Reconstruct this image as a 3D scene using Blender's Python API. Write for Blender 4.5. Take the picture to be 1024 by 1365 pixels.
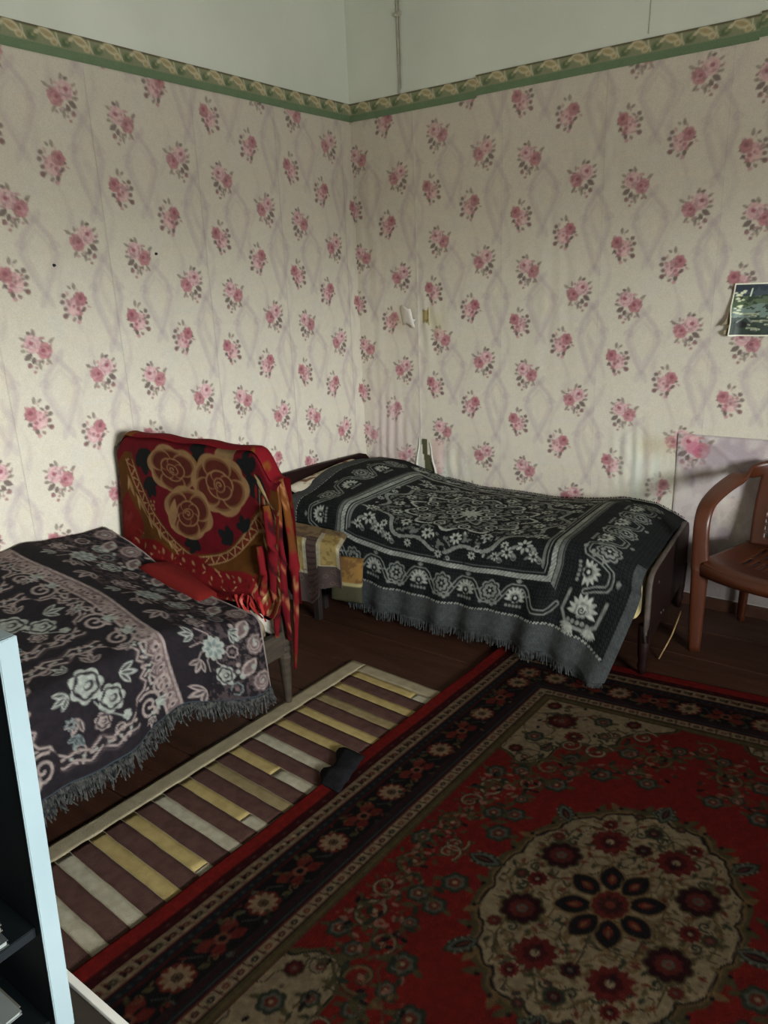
import bpy, bmesh, math, random
import numpy as np
from mathutils import Vector, Matrix
for o in list(bpy.data.objects): bpy.data.objects.remove(o)
SC = bpy.context.scene; COL = SC.collection
PI = math.pi
rnd = random.Random(7)

# ------------------------------------------------------------------ camera
F_PX = 989.86
FWD = Vector((-0.57128282, 0.76598426, -0.29479494))
RGT = Vector((0.80834825, 0.58731379, -0.04044283))
UPV = Vector((-0.14215856, 0.26140126, 0.95470431))
cam = bpy.data.cameras.new('camera'); camo = bpy.data.objects.new('camera', cam); COL.objects.link(camo)
M = Matrix.Identity(4)
for r in range(3):
    M[r][0], M[r][1], M[r][2] = RGT[r], UPV[r], -FWD[r]
M.translation = Vector((2.86445574, -3.67419852, 1.61704))
camo.matrix_world = M
cam.sensor_fit = 'VERTICAL'; cam.sensor_height = 36.0; cam.lens = F_PX / 1365 * 36.0
cam.clip_start = 0.05
SC.camera = camo

# ------------------------------------------------------------------ world (overcast sky over dark ground) and exposure
world = bpy.data.worlds.new('world'); SC.world = world; world.use_nodes = True
wn, wl = world.node_tree.nodes, world.node_tree.links; wn.clear()
wo = wn.new('ShaderNodeOutputWorld'); bg = wn.new('ShaderNodeBackground')
tc = wn.new('ShaderNodeTexCoord'); sx = wn.new('ShaderNodeSeparateXYZ'); cr = wn.new('ShaderNodeValToRGB')
mp = wn.new('ShaderNodeMapRange'); mp.inputs['From Min'].default_value = -1; mp.inputs['From Max'].default_value = 1
cr.color_ramp.elements[0].position = 0.49; cr.color_ramp.elements[0].color = (0.25, 0.26, 0.255, 1)
cr.color_ramp.elements[1].position = 0.53; cr.color_ramp.elements[1].color = (0.94, 0.98, 1.0, 1)
wl.new(tc.outputs['Generated'], sx.inputs[0]); wl.new(sx.outputs['Z'], mp.inputs['Value'])
wl.new(mp.outputs[0], cr.inputs[0]); wl.new(cr.outputs[0], bg.inputs[0]); wl.new(bg.outputs[0], wo.inputs[0])
bg.inputs[1].default_value = 6.0
vs = SC.view_settings
vs.view_transform = 'Standard'; vs.look = 'None'; vs.gamma = 1.0; vs.use_curve_mapping = False
vs.exposure = 3.82
SC.cycles.use_denoising = True
SC.cycles.max_bounces = 6; SC.cycles.diffuse_bounces = 4; SC.cycles.glossy_bounces = 2
SC.cycles.sample_clamp_indirect = 6

# window opening in the right-hand wall (behind and to the right of the camera)
WY0, WY1, WZ0, WZ1 = -4.10, -2.55, 0.92, 2.12
RX, RY, RZ = 5.0, -5.2, 3.25            # room: x 0..RX, y RY..0, z 0..RZ
ld = bpy.data.lights.new('window_daylight', 'AREA'); ld.shape = 'RECTANGLE'
ld.size = WZ1 - WZ0; ld.size_y = WY1 - WY0; ld.cycles.is_portal = True
lo = bpy.data.objects.new('window_daylight', ld); COL.objects.link(lo)
lo.location = (RX + 0.12, (WY0 + WY1) / 2, (WZ0 + WZ1) / 2)
lo.rotation_euler = (0, PI / 2, 0)       # emits towards -x

# ------------------------------------------------------------------ helpers
def lin(c):
    c = np.asarray(c, float)
    return np.where(c <= 0.04045, c / 12.92, ((c + 0.055) / 1.055) ** 2.4)
def rgb(r, g, b): return np.array([r, g, b], float) / 255.0

def tag(o, label=None, cat=None, group=None, kind=None):
    if label: o['label'] = label
    if cat: o['category'] = cat
    if group: o['group'] = group
    if kind: o['kind'] = kind
    return o
def empty(name, loc=(0, 0, 0), rz=0.0, **k):
    o = bpy.data.objects.new(name, None); COL.objects.link(o)
    o.location = loc; o.rotation_euler = (0, 0, rz); o.empty_display_size = 0.05
    return tag(o, **k)
def link(name, me, mat, parent=None, smooth=False):
    o = bpy.data.objects.new(name, me); COL.objects.link(o)
    if mat is not None and len(me.materials) == 0: me.materials.append(mat)
    if smooth: me.polygons.foreach_set('use_smooth', [True] * len(me.polygons))
    if parent is not None: o.parent = parent
    return o
def bmobj(name, bm, mat, parent=None, smooth=False):
    bmesh.ops.recalc_face_normals(bm, faces=bm.faces)
    me = bpy.data.meshes.new(name); bm.to_mesh(me); bm.free()
    return link(name, me, mat, parent, smooth)

def box(bm, x0, x1, y0, y1, z0, z1, bev=0.0, seg=2):
    r = bmesh.ops.create_cube(bm, size=1.0)
    vs_ = r['verts']
    for v in vs_:
        v.co = Vector(((x0 + x1) / 2 + v.co.x * (x1 - x0), (y0 + y1) / 2 + v.co.y * (y1 - y0), (z0 + z1) / 2 + v.co.z * (z1 - z0)))
    if bev > 0:
        es = list({e for v in vs_ for e in v.link_edges})
        bmesh.ops.bevel(bm, geom=es, offset=bev, segments=seg, affect='EDGES', profile=0.6)
def tube(bm, pts, rad, n=8, cap=True, flat=1.0, upv=(0, 0, 1)):
    """tube along pts; rad: number or list; flat: aspect of the section"""
    pts = [Vector(p) for p in pts]; rings = []
    for i, p in enumerate(pts):
        a = pts[max(i - 1, 0)]; b = pts[min(i + 1, len(pts) - 1)]
        t = (b - a).normalized(); u = Vector(upv)
        s = t.cross(u)
        if s.length < 1e-4: s = t.cross(Vector((1, 0, 0)))
        s.normalize(); w = s.cross(t)
        r = rad[i] if isinstance(rad, (list, tuple)) else rad
        rings.append([bm.verts.new(p + s * (r * math.cos(2 * PI * k / n)) + w * (r * flat * math.sin(2 * PI * k / n))) for k in range(n)])
    for a, b in zip(rings, rings[1:]):
        for k in range(n): bm.faces.new((a[k], a[(k + 1) % n], b[(k + 1) % n], b[k]))
    if cap:
        bm.faces.new(rings[0][::-1]); bm.faces.new(rings[-1])
def lathe(bm, prof, cx, cy, n=14):
    rings = [[bm.verts.new((cx + r * math.cos(2 * PI * k / n), cy + r * math.sin(2 * PI * k / n), z)) for k in range(n)] for z, r in prof]
    for a, b in zip(rings, rings[1:]):
        for k in range(n): bm.faces.new((a[k], a[(k + 1) % n], b[(k + 1) % n], b[k]))
    bm.faces.new(rings[0][::-1]); bm.faces.new(rings[-1])
def prism(bm, outline, axis, lo_, hi_, bev=0.0):
    """outline of (a,b) pairs extruded along axis 'x','y' or 'z'"""
    def P(a, b, c): return {'x': (c, a, b), 'y': (a, c, b), 'z': (a, b, c)}[axis]
    A = [bm.verts.new(P(a, b, lo_)) for a, b in outline]; B = [bm.verts.new(P(a, b, hi_)) for a, b in outline]
    n = len(A); fa = bm.faces.new(A); fb = bm.faces.new(B[::-1])
    for k in range(n): bm.faces.new((A[k], A[(k + 1) % n], B[(k + 1) % n], B[k]))
    if bev > 0:
        bmesh.ops.bevel(bm, geom=list(fa.edges) + list(fb.edges), offset=bev, segments=2, affect='EDGES')

def new_mat(name):
    m = bpy.data.materials.new(name); m.use_nodes = True
    return m, m.node_tree.nodes, m.node_tree.links, m.node_tree.nodes['Principled BSDF']
def pmat(name, c, rough=0.6, c2=None, scale=8.0, stretch=(1, 1, 1), bump=0.0, bscale=60.0, spec=0.4, detail=5, lo=0.35, hi=0.65, metal=0.0):
    m, n, l, b = new_mat(name)
    b.inputs['Roughness'].default_value = rough; b.inputs['Specular IOR Level'].default_value = spec
    b.inputs['Metallic'].default_value = metal
    t = n.new('ShaderNodeTexCoord'); mpg = n.new('ShaderNodeMapping'); mpg.inputs['Scale'].default_value = stretch
    l.new(t.outputs['Object'], mpg.inputs[0])
    nz = n.new('ShaderNodeTexNoise'); nz.inputs['Scale'].default_value = scale; nz.inputs['Detail'].default_value = detail
    l.new(mpg.outputs[0], nz.inputs['Vector'])
    r = n.new('ShaderNodeValToRGB'); c2 = c if c2 is None else c2
    r.color_ramp.elements[0].position = lo; r.color_ramp.elements[1].position = hi
    r.color_ramp.elements[0].color = (*lin(c), 1); r.color_ramp.elements[1].color = (*lin(c2), 1)
    l.new(nz.outputs['Fac'], r.inputs[0]); l.new(r.outputs[0], b.inputs['Base Color'])
    if bump > 0:
        n2 = n.new('ShaderNodeTexNoise'); n2.inputs['Scale'].default_value = bscale; n2.inputs['Detail'].default_value = 4
        l.new(mpg.outputs[0], n2.inputs['Vector'])
        bp = n.new('ShaderNodeBump'); bp.inputs['Strength'].default_value = bump; bp.inputs['Distance'].default_value = 0.01
        l.new(n2.outputs['Fac'], bp.inputs['Height']); l.new(bp.outputs[0], b.inputs['Normal'])
    return m
def vmat(name, rough=0.85, bump=0.25, bscale=400.0, spec=0.2, sheen=0.0, dist=0.004):
    """printed / woven colours come from the mesh's own colour attribute"""
    m, n, l, b = new_mat(name)
    b.inputs['Roughness'].default_value = rough; b.inputs['Specular IOR Level'].default_value = spec
    b.inputs['Sheen Weight'].default_value = sheen
    a = n.new('ShaderNodeAttribute'); a.attribute_name = 'Col'
    t = n.new('ShaderNodeTexCoord'); nz = n.new('ShaderNodeTexNoise'); nz.inputs['Scale'].default_value = bscale
    l.new(t.outputs['Object'], nz.inputs['Vector'])
    mx = n.new('ShaderNodeMix'); mx.data_type = 'RGBA'; mx.blend_type = 'MULTIPLY'; mx.inputs['Factor'].default_value = 0.35
    cr_ = n.new('ShaderNodeValToRGB'); cr_.color_ramp.elements[0].position = 0.3; cr_.color_ramp.elements[1].position = 0.7
    cr_.color_ramp.elements[0].color = (0.6, 0.6, 0.6, 1); cr_.color_ramp.elements[1].color = (1, 1, 1, 1)
    l.new(nz.outputs['Fac'], cr_.inputs[0]); l.new(a.outputs['Color'], mx.inputs['A']); l.new(cr_.outputs[0], mx.inputs['B'])
    l.new(mx.outputs['Result'], b.inputs['Base Color'])
    bp = n.new('ShaderNodeBump'); bp.inputs['Strength'].default_value = bump; bp.inputs['Distance'].default_value = dist
    l.new(nz.outputs['Fac'], bp.inputs['Height']); l.new(bp.outputs[0], b.inputs['Normal'])
    return m

def vn(X, Y, sx_, sy_, seed, octaves=3):
    """smooth value noise, about -1..1; sx_, sy_: feature sizes"""
    out = 0.0; amp = 1.0; tot = 0.0
    for o in range(octaves):
        g = np.random.RandomState(seed * 31 + o).rand(64, 64)
        x = X / sx_ * 2 ** o; y = Y / sy_ * 2 ** o
        xi = np.floor(x).astype(int); yi = np.floor(y).astype(int); fx = x - xi; fy = y - yi
        fx = fx * fx * (3 - 2 * fx); fy = fy * fy * (3 - 2 * fy)
        G = lambda a, b: g[a % 64, b % 64]
        v = (G(yi, xi) * (1 - fx) + G(yi, xi + 1) * fx) * (1 - fy) + (G(yi + 1, xi) * (1 - fx) + G(yi + 1, xi + 1) * fx) * fy
        out = out + (v * 2 - 1) * amp; tot += amp; amp *= 0.5
    return out / tot
def sstep(a, b, x):
    t = np.clip((x - a) / (b - a), 0, 1); return t * t * (3 - 2 * t)

class Pen:
    """draws flat print on the colour grid, in its own local coordinates"""
    def __init__(s, X, Y, img, e): s.X, s.Y, s.img, s.e = X, Y, img, e
    def put(s, m, c, al=1.0):
        m = np.clip(m, 0, 1) * al
        s.img[...] = s.img * (1 - m[..., None]) + np.asarray(c) * m[..., None]
    def ell(s, cx, cy, rx, ry, ang, c, al=1.0, soft=1.0):
        ca, sa = math.cos(ang), math.sin(ang); x = s.X - cx; y = s.Y - cy
        u = (x * ca + y * sa) / rx; v = (-x * sa + y * ca) / ry
        d = (np.sqrt(u * u + v * v) - 1) * min(rx, ry)
        s.put(0.5 - d / (s.e * soft), c, al)
    def ring(s, cx, cy, rx, ry, w, c, al=1.0, ang=0.0):
        ca, sa = math.cos(ang), math.sin(ang); x = s.X - cx; y = s.Y - cy
        u = (x * ca + y * sa) / rx; v = (-x * sa + y * ca) / ry
        d = np.abs((np.sqrt(u * u + v * v) - 1) * min(rx, ry)) - w / 2
        s.put(0.5 - d / s.e, c, al)
    def lobed(s, cx, cy, r, n, k, c, al=1.0, ph=0.0, ry=None):
        x = s.X - cx; y = (s.Y - cy) * (r / (ry or r)); th = np.arctan2(y, x)
        R = r * (1 - k + k * np.abs(np.cos(n * (th - ph) / 2)))
        s.put(0.5 - (np.sqrt(x * x + y * y) - R) / s.e, c, al)
    def lobering(s, cx, cy, r, n, k, w, c, al=1.0, ph=0.0, ry=None):
        x = s.X - cx; y = (s.Y - cy) * (r / (ry or r)); th = np.arctan2(y, x)
        R = r * (1 - k + k * np.abs(np.cos(n * (th - ph) / 2)))
        s.put(0.5 - (np.abs(np.sqrt(x * x + y * y) - R) - w / 2) / s.e, c, al)
    def leaf(s, x0, y0, L, w, ang, c, al=1.0):
        ca, sa = math.cos(ang), math.sin(ang); x = s.X - x0; y = s.Y - y0
        u = (x * ca + y * sa) / L; v = -x * sa + y * ca
        hw = w / 2 * np.sin(PI * np.clip(u, 0, 1)) ** 0.8
        m = 0.5 - (np.abs(v) - hw) / s.e
        s.put(np.where((u > 0) & (u < 1), m, 0), c, al)
    def line(s, pts, w, c, al=1.0):
        D = None
        for (xa, ya), (xb, yb) in zip(pts, pts[1:]):
            dx, dy = xb - xa, yb - ya; L2 = dx * dx + dy * dy + 1e-12
            t = np.clip(((s.X - xa) * dx + (s.Y - ya) * dy) / L2, 0, 1)
            d = np.hypot(s.X - xa - t * dx, s.Y - ya - t * dy)
            D = d if D is None else np.minimum(D, d)
        s.put(0.5 - (D - w / 2) / s.e, c, al)
    def spiral(s, cx, cy, r, turns, w, c, ph=0.0, dr=1, al=1.0, r1=0.12):
        n = int(12 * turns) + 3
        P = [(cx + r * (1 - (1 - r1) * k / n) * math.cos(ph + dr * 2 * PI * turns * k / n), cy + r * (1 - (1 - r1) * k / n) * math.sin(ph + dr * 2 * PI * turns * k / n)) for k in range(n + 1)]
        s.line(P, w, c, al)
    def daisy(s, cx, cy, r, n, c, cc, w=0.42, ph=0.0, rc=0.28, ang=0, ry=1.0):
        for k in range(n):
            a = ph + 2 * PI * k / n
            s.leaf(cx + rc * .6 * r * math.cos(a), cy + rc * .6 * r * ry * math.sin(a), r * (1 - rc * .6) * math.hypot(math.cos(a), ry * math.sin(a)), r * w, math.atan2(ry * math.sin(a), math.cos(a)), c)
        s.ell(cx, cy, r * rc, r * rc * ry, 0, cc)

class Canvas(Pen):
    def __init__(s, x0, y0, w, h, step, base):
        s.x0, s.y0, s.step = x0, y0, step
        s.nx = int(round(w / step)) + 1; s.ny = int(round(h / step)) + 1
        xs = np.linspace(x0, x0 + w, s.nx); ys = np.linspace(y0, y0 + h, s.ny)
        X, Y = np.meshgrid(xs, ys); img = np.empty((s.ny, s.nx, 3)); img[...] = np.asarray(base)
        Pen.__init__(s, X, Y, img, step)
    def sub(s, cx, cy, R, ang=0.0, fx=1, fy=1, sc=1.0):
        """a pen in local coordinates: origin at (cx,cy), rotated, mirrored, 1 local unit = sc"""
        i0 = max(0, int((cx - R - s.x0) / s.step)); i1 = min(s.nx, int((cx + R - s.x0) / s.step) + 2)
        j0 = max(0, int((cy - R - s.y0) / s.step)); j1 = min(s.ny, int((cy + R - s.y0) / s.step) + 2)
        if i1 <= i0 or j1 <= j0: return Pen(np.full((1, 1), 99.0), np.full((1, 1), 99.0), np.zeros((1, 1, 3)), s.step)
        x = (s.X[j0:j1, i0:i1] - cx) * fx; y = (s.Y[j0:j1, i0:i1] - cy) * fy
        ca, sa = math.cos(ang), math.sin(ang)
        return Pen((x * ca + y * sa) / sc, (-x * sa + y * ca) / sc, s.img[j0:j1, i0:i1], s.step / sc)

def gridmesh(name, P, C, mat, parent=None, flip=False, smooth=True):
    """P (ny,nx,3) positions, C (ny,nx,3) sRGB colours -> one mesh"""
    ny, nx = P.shape[:2]; me = bpy.data.meshes.new(name)
    idx = np.arange(ny * nx).reshape(ny, nx)
    q = np.stack([idx[:-1, :-1], idx[:-1, 1:], idx[1:, 1:], idx[1:, :-1]], -1).reshape(-1, 4)
    if flip: q = q[:, ::-1]
    nf = len(q)
    me.vertices.add(ny * nx); me.vertices.foreach_set('co', P.reshape(-1).astype(np.float32))
    me.loops.add(nf * 4); me.loops.foreach_set('vertex_index', q.reshape(-1).astype(np.int32))
    me.polygons.add(nf)
    me.polygons.foreach_set('loop_start', (np.arange(nf) * 4).astype(np.int32))
    me.polygons.foreach_set('use_smooth', np.full(nf, smooth))
    me.update(calc_edges=True)
    if C is not None: setcol(me, C.reshape(-1, 3))
    return link(name, me, mat, parent)
def setcol(me, C):
    at = me.color_attributes.new('Col', 'FLOAT_COLOR', 'POINT')
    c4 = np.ones((len(C), 4), np.float32); c4[:, :3] = lin(np.clip(C, 0, 1))
    at.data.foreach_set('color', c4.reshape(-1))
def solid_colour(o, c):
    setcol(o.data, np.tile(np.asarray(c, float), (len(o.data.vertices), 1)))
def skirt(P, C, down, inset=0.0):
    """add a border ring one step lower so that a sheet has a visible thickness"""
    P2 = np.pad(P, ((1, 1), (1, 1), (0, 0)), mode='edge'); C2 = np.pad(C, ((1, 1), (1, 1), (0, 0)), mode='edge')
    D = np.zeros(P2.shape[:2]); D[0, :] = D[-1, :] = D[:, 0] = D[:, -1] = 1
    P2[..., 2] -= D * down
    return P2, C2

# ================================================================== STRUCTURE
M_PLASTER = pmat('old_whitewash', rgb(210, 214, 200), 0.9, rgb(226, 229, 216), scale=1.6, bump=0.35, bscale=9, spec=0.1, lo=.3, hi=.7)
M_PLAIN = pmat('plain_pinkish_wall', rgb(190, 178, 160), 0.9, rgb(202, 190, 174), scale=3, spec=0.1)
M_CEIL = pmat('ceiling_paint', rgb(205, 205, 196), 0.9, rgb(214, 214, 204), scale=2, spec=0.1)
M_PAPER = vmat('printed_wallpaper', rough=0.82, bump=0.12, bscale=260, spec=0.25)
M_BASE = pmat('brown_skirting_paint', rgb(58, 34, 24), 0.5, rgb(76, 48, 34), scale=12)

def struct(name, bm, mat): return tag(bmobj(name, bm, mat), kind='structure')
TH = 0.25
bm = bmesh.new(); box(bm, -TH, 0, RY, TH, 0, RZ); wall_left = struct('wall_left', bm, M_PLASTER)
bm = bmesh.new(); box(bm, 0, RX, 0, TH, 0, RZ); wall_back = struct('wall_back', bm, M_PLASTER)
bm = bmesh.new(); box(bm, -TH, RX + TH, RY - TH, RY, 0, RZ); struct('wall_front', bm, M_PLAIN)
bm = bmesh.new()
for a, b, c, d in ((RY, WY0, 0, RZ), (WY1, TH, 0, RZ), (WY0, WY1, 0, WZ0), (WY0, WY1, WZ1, RZ)): box(bm, RX, RX + TH, a, b, c, d)
wall_right = struct('wall_right', bm, M_PLAIN)
bm = bmesh.new(); box(bm, -TH, RX + TH, RY - TH, TH, RZ, RZ + 0.2); struct('ceiling', bm, M_CEIL)

# window in the right-hand wall: frame, mullions, sill, panes of clear glass
M_FRAME = pmat('white_window_paint', rgb(215, 213, 203), 0.45, rgb(225, 223, 214), scale=6)
win = tag(empty('window_1', (RX + 0.1, (WY0 + WY1) / 2, WZ0)), kind='structure')
wh, ww = WZ1 - WZ0, WY1 - WY0
bm = bmesh.new()
for a, b, c, d in ((-ww / 2, -ww / 2 + .05, 0, wh), (ww / 2 - .05, ww / 2, 0, wh), (-ww / 2, ww / 2, 0, .05), (-ww / 2, ww / 2, wh - .05, wh)):
    box(bm, -.03, .03, a, b, c, d, .004)
bmobj('window_frame', bm, M_FRAME, win)
bm = bmesh.new(); box(bm, -.02, .02, -.02, .02, .05, wh - .05, .003); bmobj('mullion', bm, M_FRAME, win)
bm = bmesh.new(); box(bm, -.33, -.03, -ww / 2 - .0, ww / 2 + .0, .0, .025, .006); bmobj('window_sill', bm, M_FRAME, win)
mg, n, l, b = new_mat('window_glass')
tr = n.new('ShaderNodeBsdfTransparent'); gl = n.new('ShaderNodeBsdfGlossy'); gl.inputs['Roughness'].default_value = 0.02
ms = n.new('ShaderNodeMixShader'); fr = n.new('ShaderNodeFresnel'); fr.inputs[0].default_value = 1.2
l.new(fr.outputs[0], ms.inputs[0]); l.new(tr.outputs[0], ms.inputs[1]); l.new(gl.outputs[0], ms.inputs[2]); l.new(ms.outputs[0], n['Material Output'].inputs[0])
for s in (-1, 1):
    bm = bmesh.new(); box(bm, -.003, .003, min(s * .02, s * (ww / 2 - .05)), max(s * .02, s * (ww / 2 - .05)), .05, wh - .05); bmobj('pane', bm, mg, win)

# unseen overhang added outside the window to keep the high sky off the floor
bm = bmesh.new(); box(bm, RX + TH + .002, RX + TH + 1.25, WY0 - 1.2, WY1 + 1.2, 2.30, 2.38); bmobj('added_sky_blocker', bm, M_PLAIN, wall_right)
# floor: painted boards running along x
M_SUB = pmat('dark_subfloor', rgb(20, 14, 10), 0.9)
M_BOARD = pmat('worn_brown_floor_paint', rgb(50, 28, 18), 0.6, rgb(68, 42, 29), scale=5, stretch=(0.5, 3.5, 1), bump=0.25, bscale=30, spec=0.2, lo=.3, hi=.75)
bm = bmesh.new(); box(bm, -TH, RX + TH, RY - TH, TH, -0.12, -0.028); floor = struct('floor', bm, M_SUB)
BW = 0.28
for k in range(int(-RY / BW) + 1):
    y1 = -0.005 - k * BW; y0 = max(y1 - BW + 0.004, RY + .002)
    if y1 - y0 < 0.02: continue
    for x0, x1 in (((0.004, 2.6), (2.604, RX - .004)) if k % 2 else ((0.004, 3.7), (3.704, RX - .004))):
        bm = bmesh.new(); dz = rnd.uniform(-.0015, 0)
        box(bm, x0, x1, y0, y1, -0.028, dz, 0.003, 1); bmobj('floor_board', bm, M_BOARD, floor)

# ---------------------------------------------------------------- the wallpaper print
PAPER = rgb(212, 204, 184)
MAUVE = rgb(174, 156, 158)
def bouquet_a(p, m):
    G1, G2 = rgb(88, 72, 68), rgb(132, 120, 106)
    for k in range(16): p.leaf(.030 * math.cos(k * 2.4) * (1 + .4 * (k % 3)) , .034 * math.sin(k * 2.4) * (1 + .3 * (k % 2)), .022, .009, k * 1.7, (G1, G2, rgb(176, 128, 128))[k % 3], .7)
    for x, y, L, w, a, c in ((0, .045, .03, .014, 1.3, G2), (.012, .055, .02, .012, .4, G1), (.035, .035, .028, .01, .5, G2), (-.045, .022, .03, .012, 2.6, G2), (.02, -.012, .036, .02, -.5, G1),
                              (.012, -.022, .026, .016, -1.1, G1), (.04, .0, .022, .012, .1, G2), (-.03, -.03, .03, .012, -2.2, G2), (.0, -.04, .03, .012, -1.7, G2), (.03, -.04, .02, .014, -1.0, G1)):
        p.leaf(m * x, y, L, w, a if m > 0 else PI - a, c, .85)
    p.lobed(m * -.026, -.004, .031, 6, .14, rgb(188, 120, 124)); p.lobed(m * .013, .022, .033, 5, .12, rgb(216, 168, 170), ph=.6)
    p.ring(m * .013, .022, .021, .019, .004, rgb(190, 128, 136), .7); p.ell(m * .018, .026, .009, .008, 0, rgb(150, 62, 84), .9)
    p.ell(m * .006, .036, .011, .006, .4, rgb(226, 188, 186), .8); p.ring(m * -.026, -.004, .018, .016, .005, rgb(168, 84, 102), .8)
    p.ell(m * -.022, -.002, .008, .007, 0, rgb(146, 56, 78), .9); p.ell(m * -.04, -.014, .009, .006, .5, rgb(208, 146, 154), .8)
    for x, y, r, c in ((.034, -.052, .009, rgb(150, 96, 98)), (.012, -.06, .006, rgb(160, 116, 112)), (.02, -.074, .006, rgb(150, 92, 92)), (-.03, -.05, .006, rgb(180, 128, 130)),
                       (.05, .018, .006, rgb(140, 100, 96)), (-.05, .01, .007, rgb(170, 108, 116)), (-.02, .04, .006, rgb(186, 130, 134))):
        p.ell(m * x, y, r, r * .8, 0, c, .85)
def bouquet_b(p, m):
    G1, G2 = rgb(86, 66, 64), rgb(130, 120, 106)
    for k in range(16): p.leaf(.028 * math.cos(k * 2.4) * (1 + .4 * (k % 3)), .030 * math.sin(k * 2.4) * (1 + .3 * (k % 2)), .020, .008, k * 1.9, (G1, rgb(180, 124, 126), rgb(200, 156, 152))[k % 3], .7)
    for x, y, L, w, a, c in ((-.045, .0, .034, .016, .2, G1), (-.035, -.015, .03, .014, -.6, G1), (.0, .045, .028, .014, 1.5, G2), (.012, .05, .02, .01, .6, G2), (-.008, -.035, .03, .016, -1.4, G1),
                              (.01, -.05, .02, .01, -.8, G2), (.03, -.035, .024, .01, -.2, G2)):
        p.leaf(m * x, y, L, w, a if m > 0 else PI - a, c, .85)
    p.lobed(m * .01, -.014, .032, 7, .14, rgb(216, 166, 166)); p.lobed(m * -.017, .014, .027, 6, .15, rgb(184, 110, 116))
    p.ell(m * -.02, .018, .009, .009, 0, rgb(142, 58, 78), .9); p.ring(m * -.017, .014, .017, .016, .004, rgb(166, 86, 102), .7)
    for x, y, r, c in ((.012, .012, .012, rgb(210, 150, 154)), (-.004, -.02, .008, rgb(160, 82, 96)), (.02, -.028, .01, rgb(226, 184, 182)), (.012, -.01, .006, rgb(168, 92, 106)), (-.012, -.036, .008, rgb(176, 100, 110)),
                       (.046, .028, .009, rgb(96, 78, 72)), (.054, .006, .009, rgb(104, 84, 78)), (.036, .012, .006, rgb(176, 120, 122)), (.046, -.018, .008, rgb(100, 76, 72)), (.05, -.042, .010, rgb(110, 66, 68)),
                       (.03, -.002, .006, rgb(170, 116, 118)), (.0, -.066, .008, rgb(190, 132, 134)), (.02, -.058, .006, rgb(150, 112, 106))):
        p.ell(m * x, y, r, r * .9, 0, c, .85)
def damask(p, tall):
    p.e *= 2.6
    h = .17 if tall else .14; w = .066 if tall else .075
    for k, (s_, al) in enumerate(((1.0, .38), (.72, .24))):
        pts = [(0, h * s_), (w * .75 * s_, h * .55 * s_), (w * s_, h * .1 * s_), (w * .55 * s_, -h * .45 * s_), (0, -h * s_), (-w * .55 * s_, -h * .45 * s_), (-w * s_, h * .1 * s_), (-w * .75 * s_, h * .55 * s_), (0, h * s_)]
        p.line(pts, .022 if k == 0 else .010, MAUVE, al)
    for s_ in (-1, 1):
        p.spiral(s_ * w * .9, h * .3, .022, 1.1, .008, MAUVE, ph=0 if s_ > 0 else PI, dr=s_, al=.4)
        p.leaf(0, h * .9, .06, .03, PI / 2 + s_ * .5, MAUVE, .3); p.leaf(0, -h * .9, .07, .03, -PI / 2 + s_ * .4, MAUVE, .3)
WP, DROP = 0.525, -0.1765
def print_paper(cv, s_lo, s_hi, s_org, z_org):
    """cv coordinates: X = distance along the wall, Y = height; strips between s_lo and s_hi"""
    sel = (cv.X[0] >= s_lo - 1e-6) & (cv.X[0] <= s_hi + 1e-6)
    if not sel.any(): return
    i0 = int(np.argmax(sel)); i1 = i0 + int(sel.sum())
    v = Canvas.__new__(Canvas); v.x0 = cv.X[0, i0]; v.y0 = cv.y0; v.step = cv.step; v.nx = i1 - i0; v.ny = cv.ny
    Pen.__init__(v, cv.X[:, i0:i1], cv.Y[:, i0:i1], cv.img[:, i0:i1], cv.e)
    # wandering vines of the ground print
    for i in range(-14, 14):
        s0 = s_org + .53 * i; z0 = z_org + DROP * i
        if s0 < s_lo - 1 or s0 > s_hi + 1: continue
        for off, ph in ((.10, 0.4), (.44, 2.6)):
            d = np.abs(v.X - (s0 + off + .05 * np.sin(2 * PI * (v.Y - z0) / WP + ph)))
            wv = .012 + .007 * np.sin(4 * PI * (v.Y - z0) / WP + 1 + off * 9)
            brk = .22 + .20 * vn(v.X, v.Y, .03, .05, 5, 2)
            v.put(0.5 - (d - wv) / .008, MAUVE, 1.0) if False else v.put(np.clip(0.5 - (d - wv) / .022, 0, 1) * brk, MAUVE)
    for i in range(-14, 14):
        s0 = s_org + .53 * i; z0 = z_org + DROP * i
        if s0 < s_lo - 1 or s0 > s_hi + 1: continue
        for j in range(-9, 9):
            z = z0 + WP * j
            for dx, dz, tall in ((.33, -.24, 0), (.075, -.235, 1)):
                q = v.sub(s0 + dx, z + dz, .26)
                if q is not None: damask(q, tall)
    for i in range(-14, 14):
        s0 = s_org + .53 * i; z0 = z_org + DROP * i
        if s0 < s_lo - 1 or s0 > s_hi + 1: continue
        for j in range(-9, 9):
            z = z0 + WP * j
            for dx, dz, fn, m in ((0, 0, bouquet_a, 1), (.253, -.0585, bouquet_a, -1), (.202, -.316, bouquet_b, 1), (.454, -.4145, bouquet_b, -1)):
                q = v.sub(s0 + dx, z + dz, .125, sc=1.12)
                keep = q.img.copy(); fn(q, m); spk = (vn(q.X + 7 + i, q.Y + 5 + j, .011, .011, 51, 1) > .34)[..., None] * .30 * np.clip(np.abs(q.img - keep).sum(-1, keepdims=True) * 4, 0, 1); q.img[...] = q.img * (1 - spk) + rgb(104, 72, 74) * spk; gy = q.img.mean(-1, keepdims=True); q.img[...] = (q.img * .85 + gy * .15) * .86 + keep * .14
LO, RO = (-1.267, 2.174), (.328, 2.406)      # print origins of the two pastings
SEAM = 0.43
PT = 2.50                                   # top of the paper (under the border)

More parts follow.
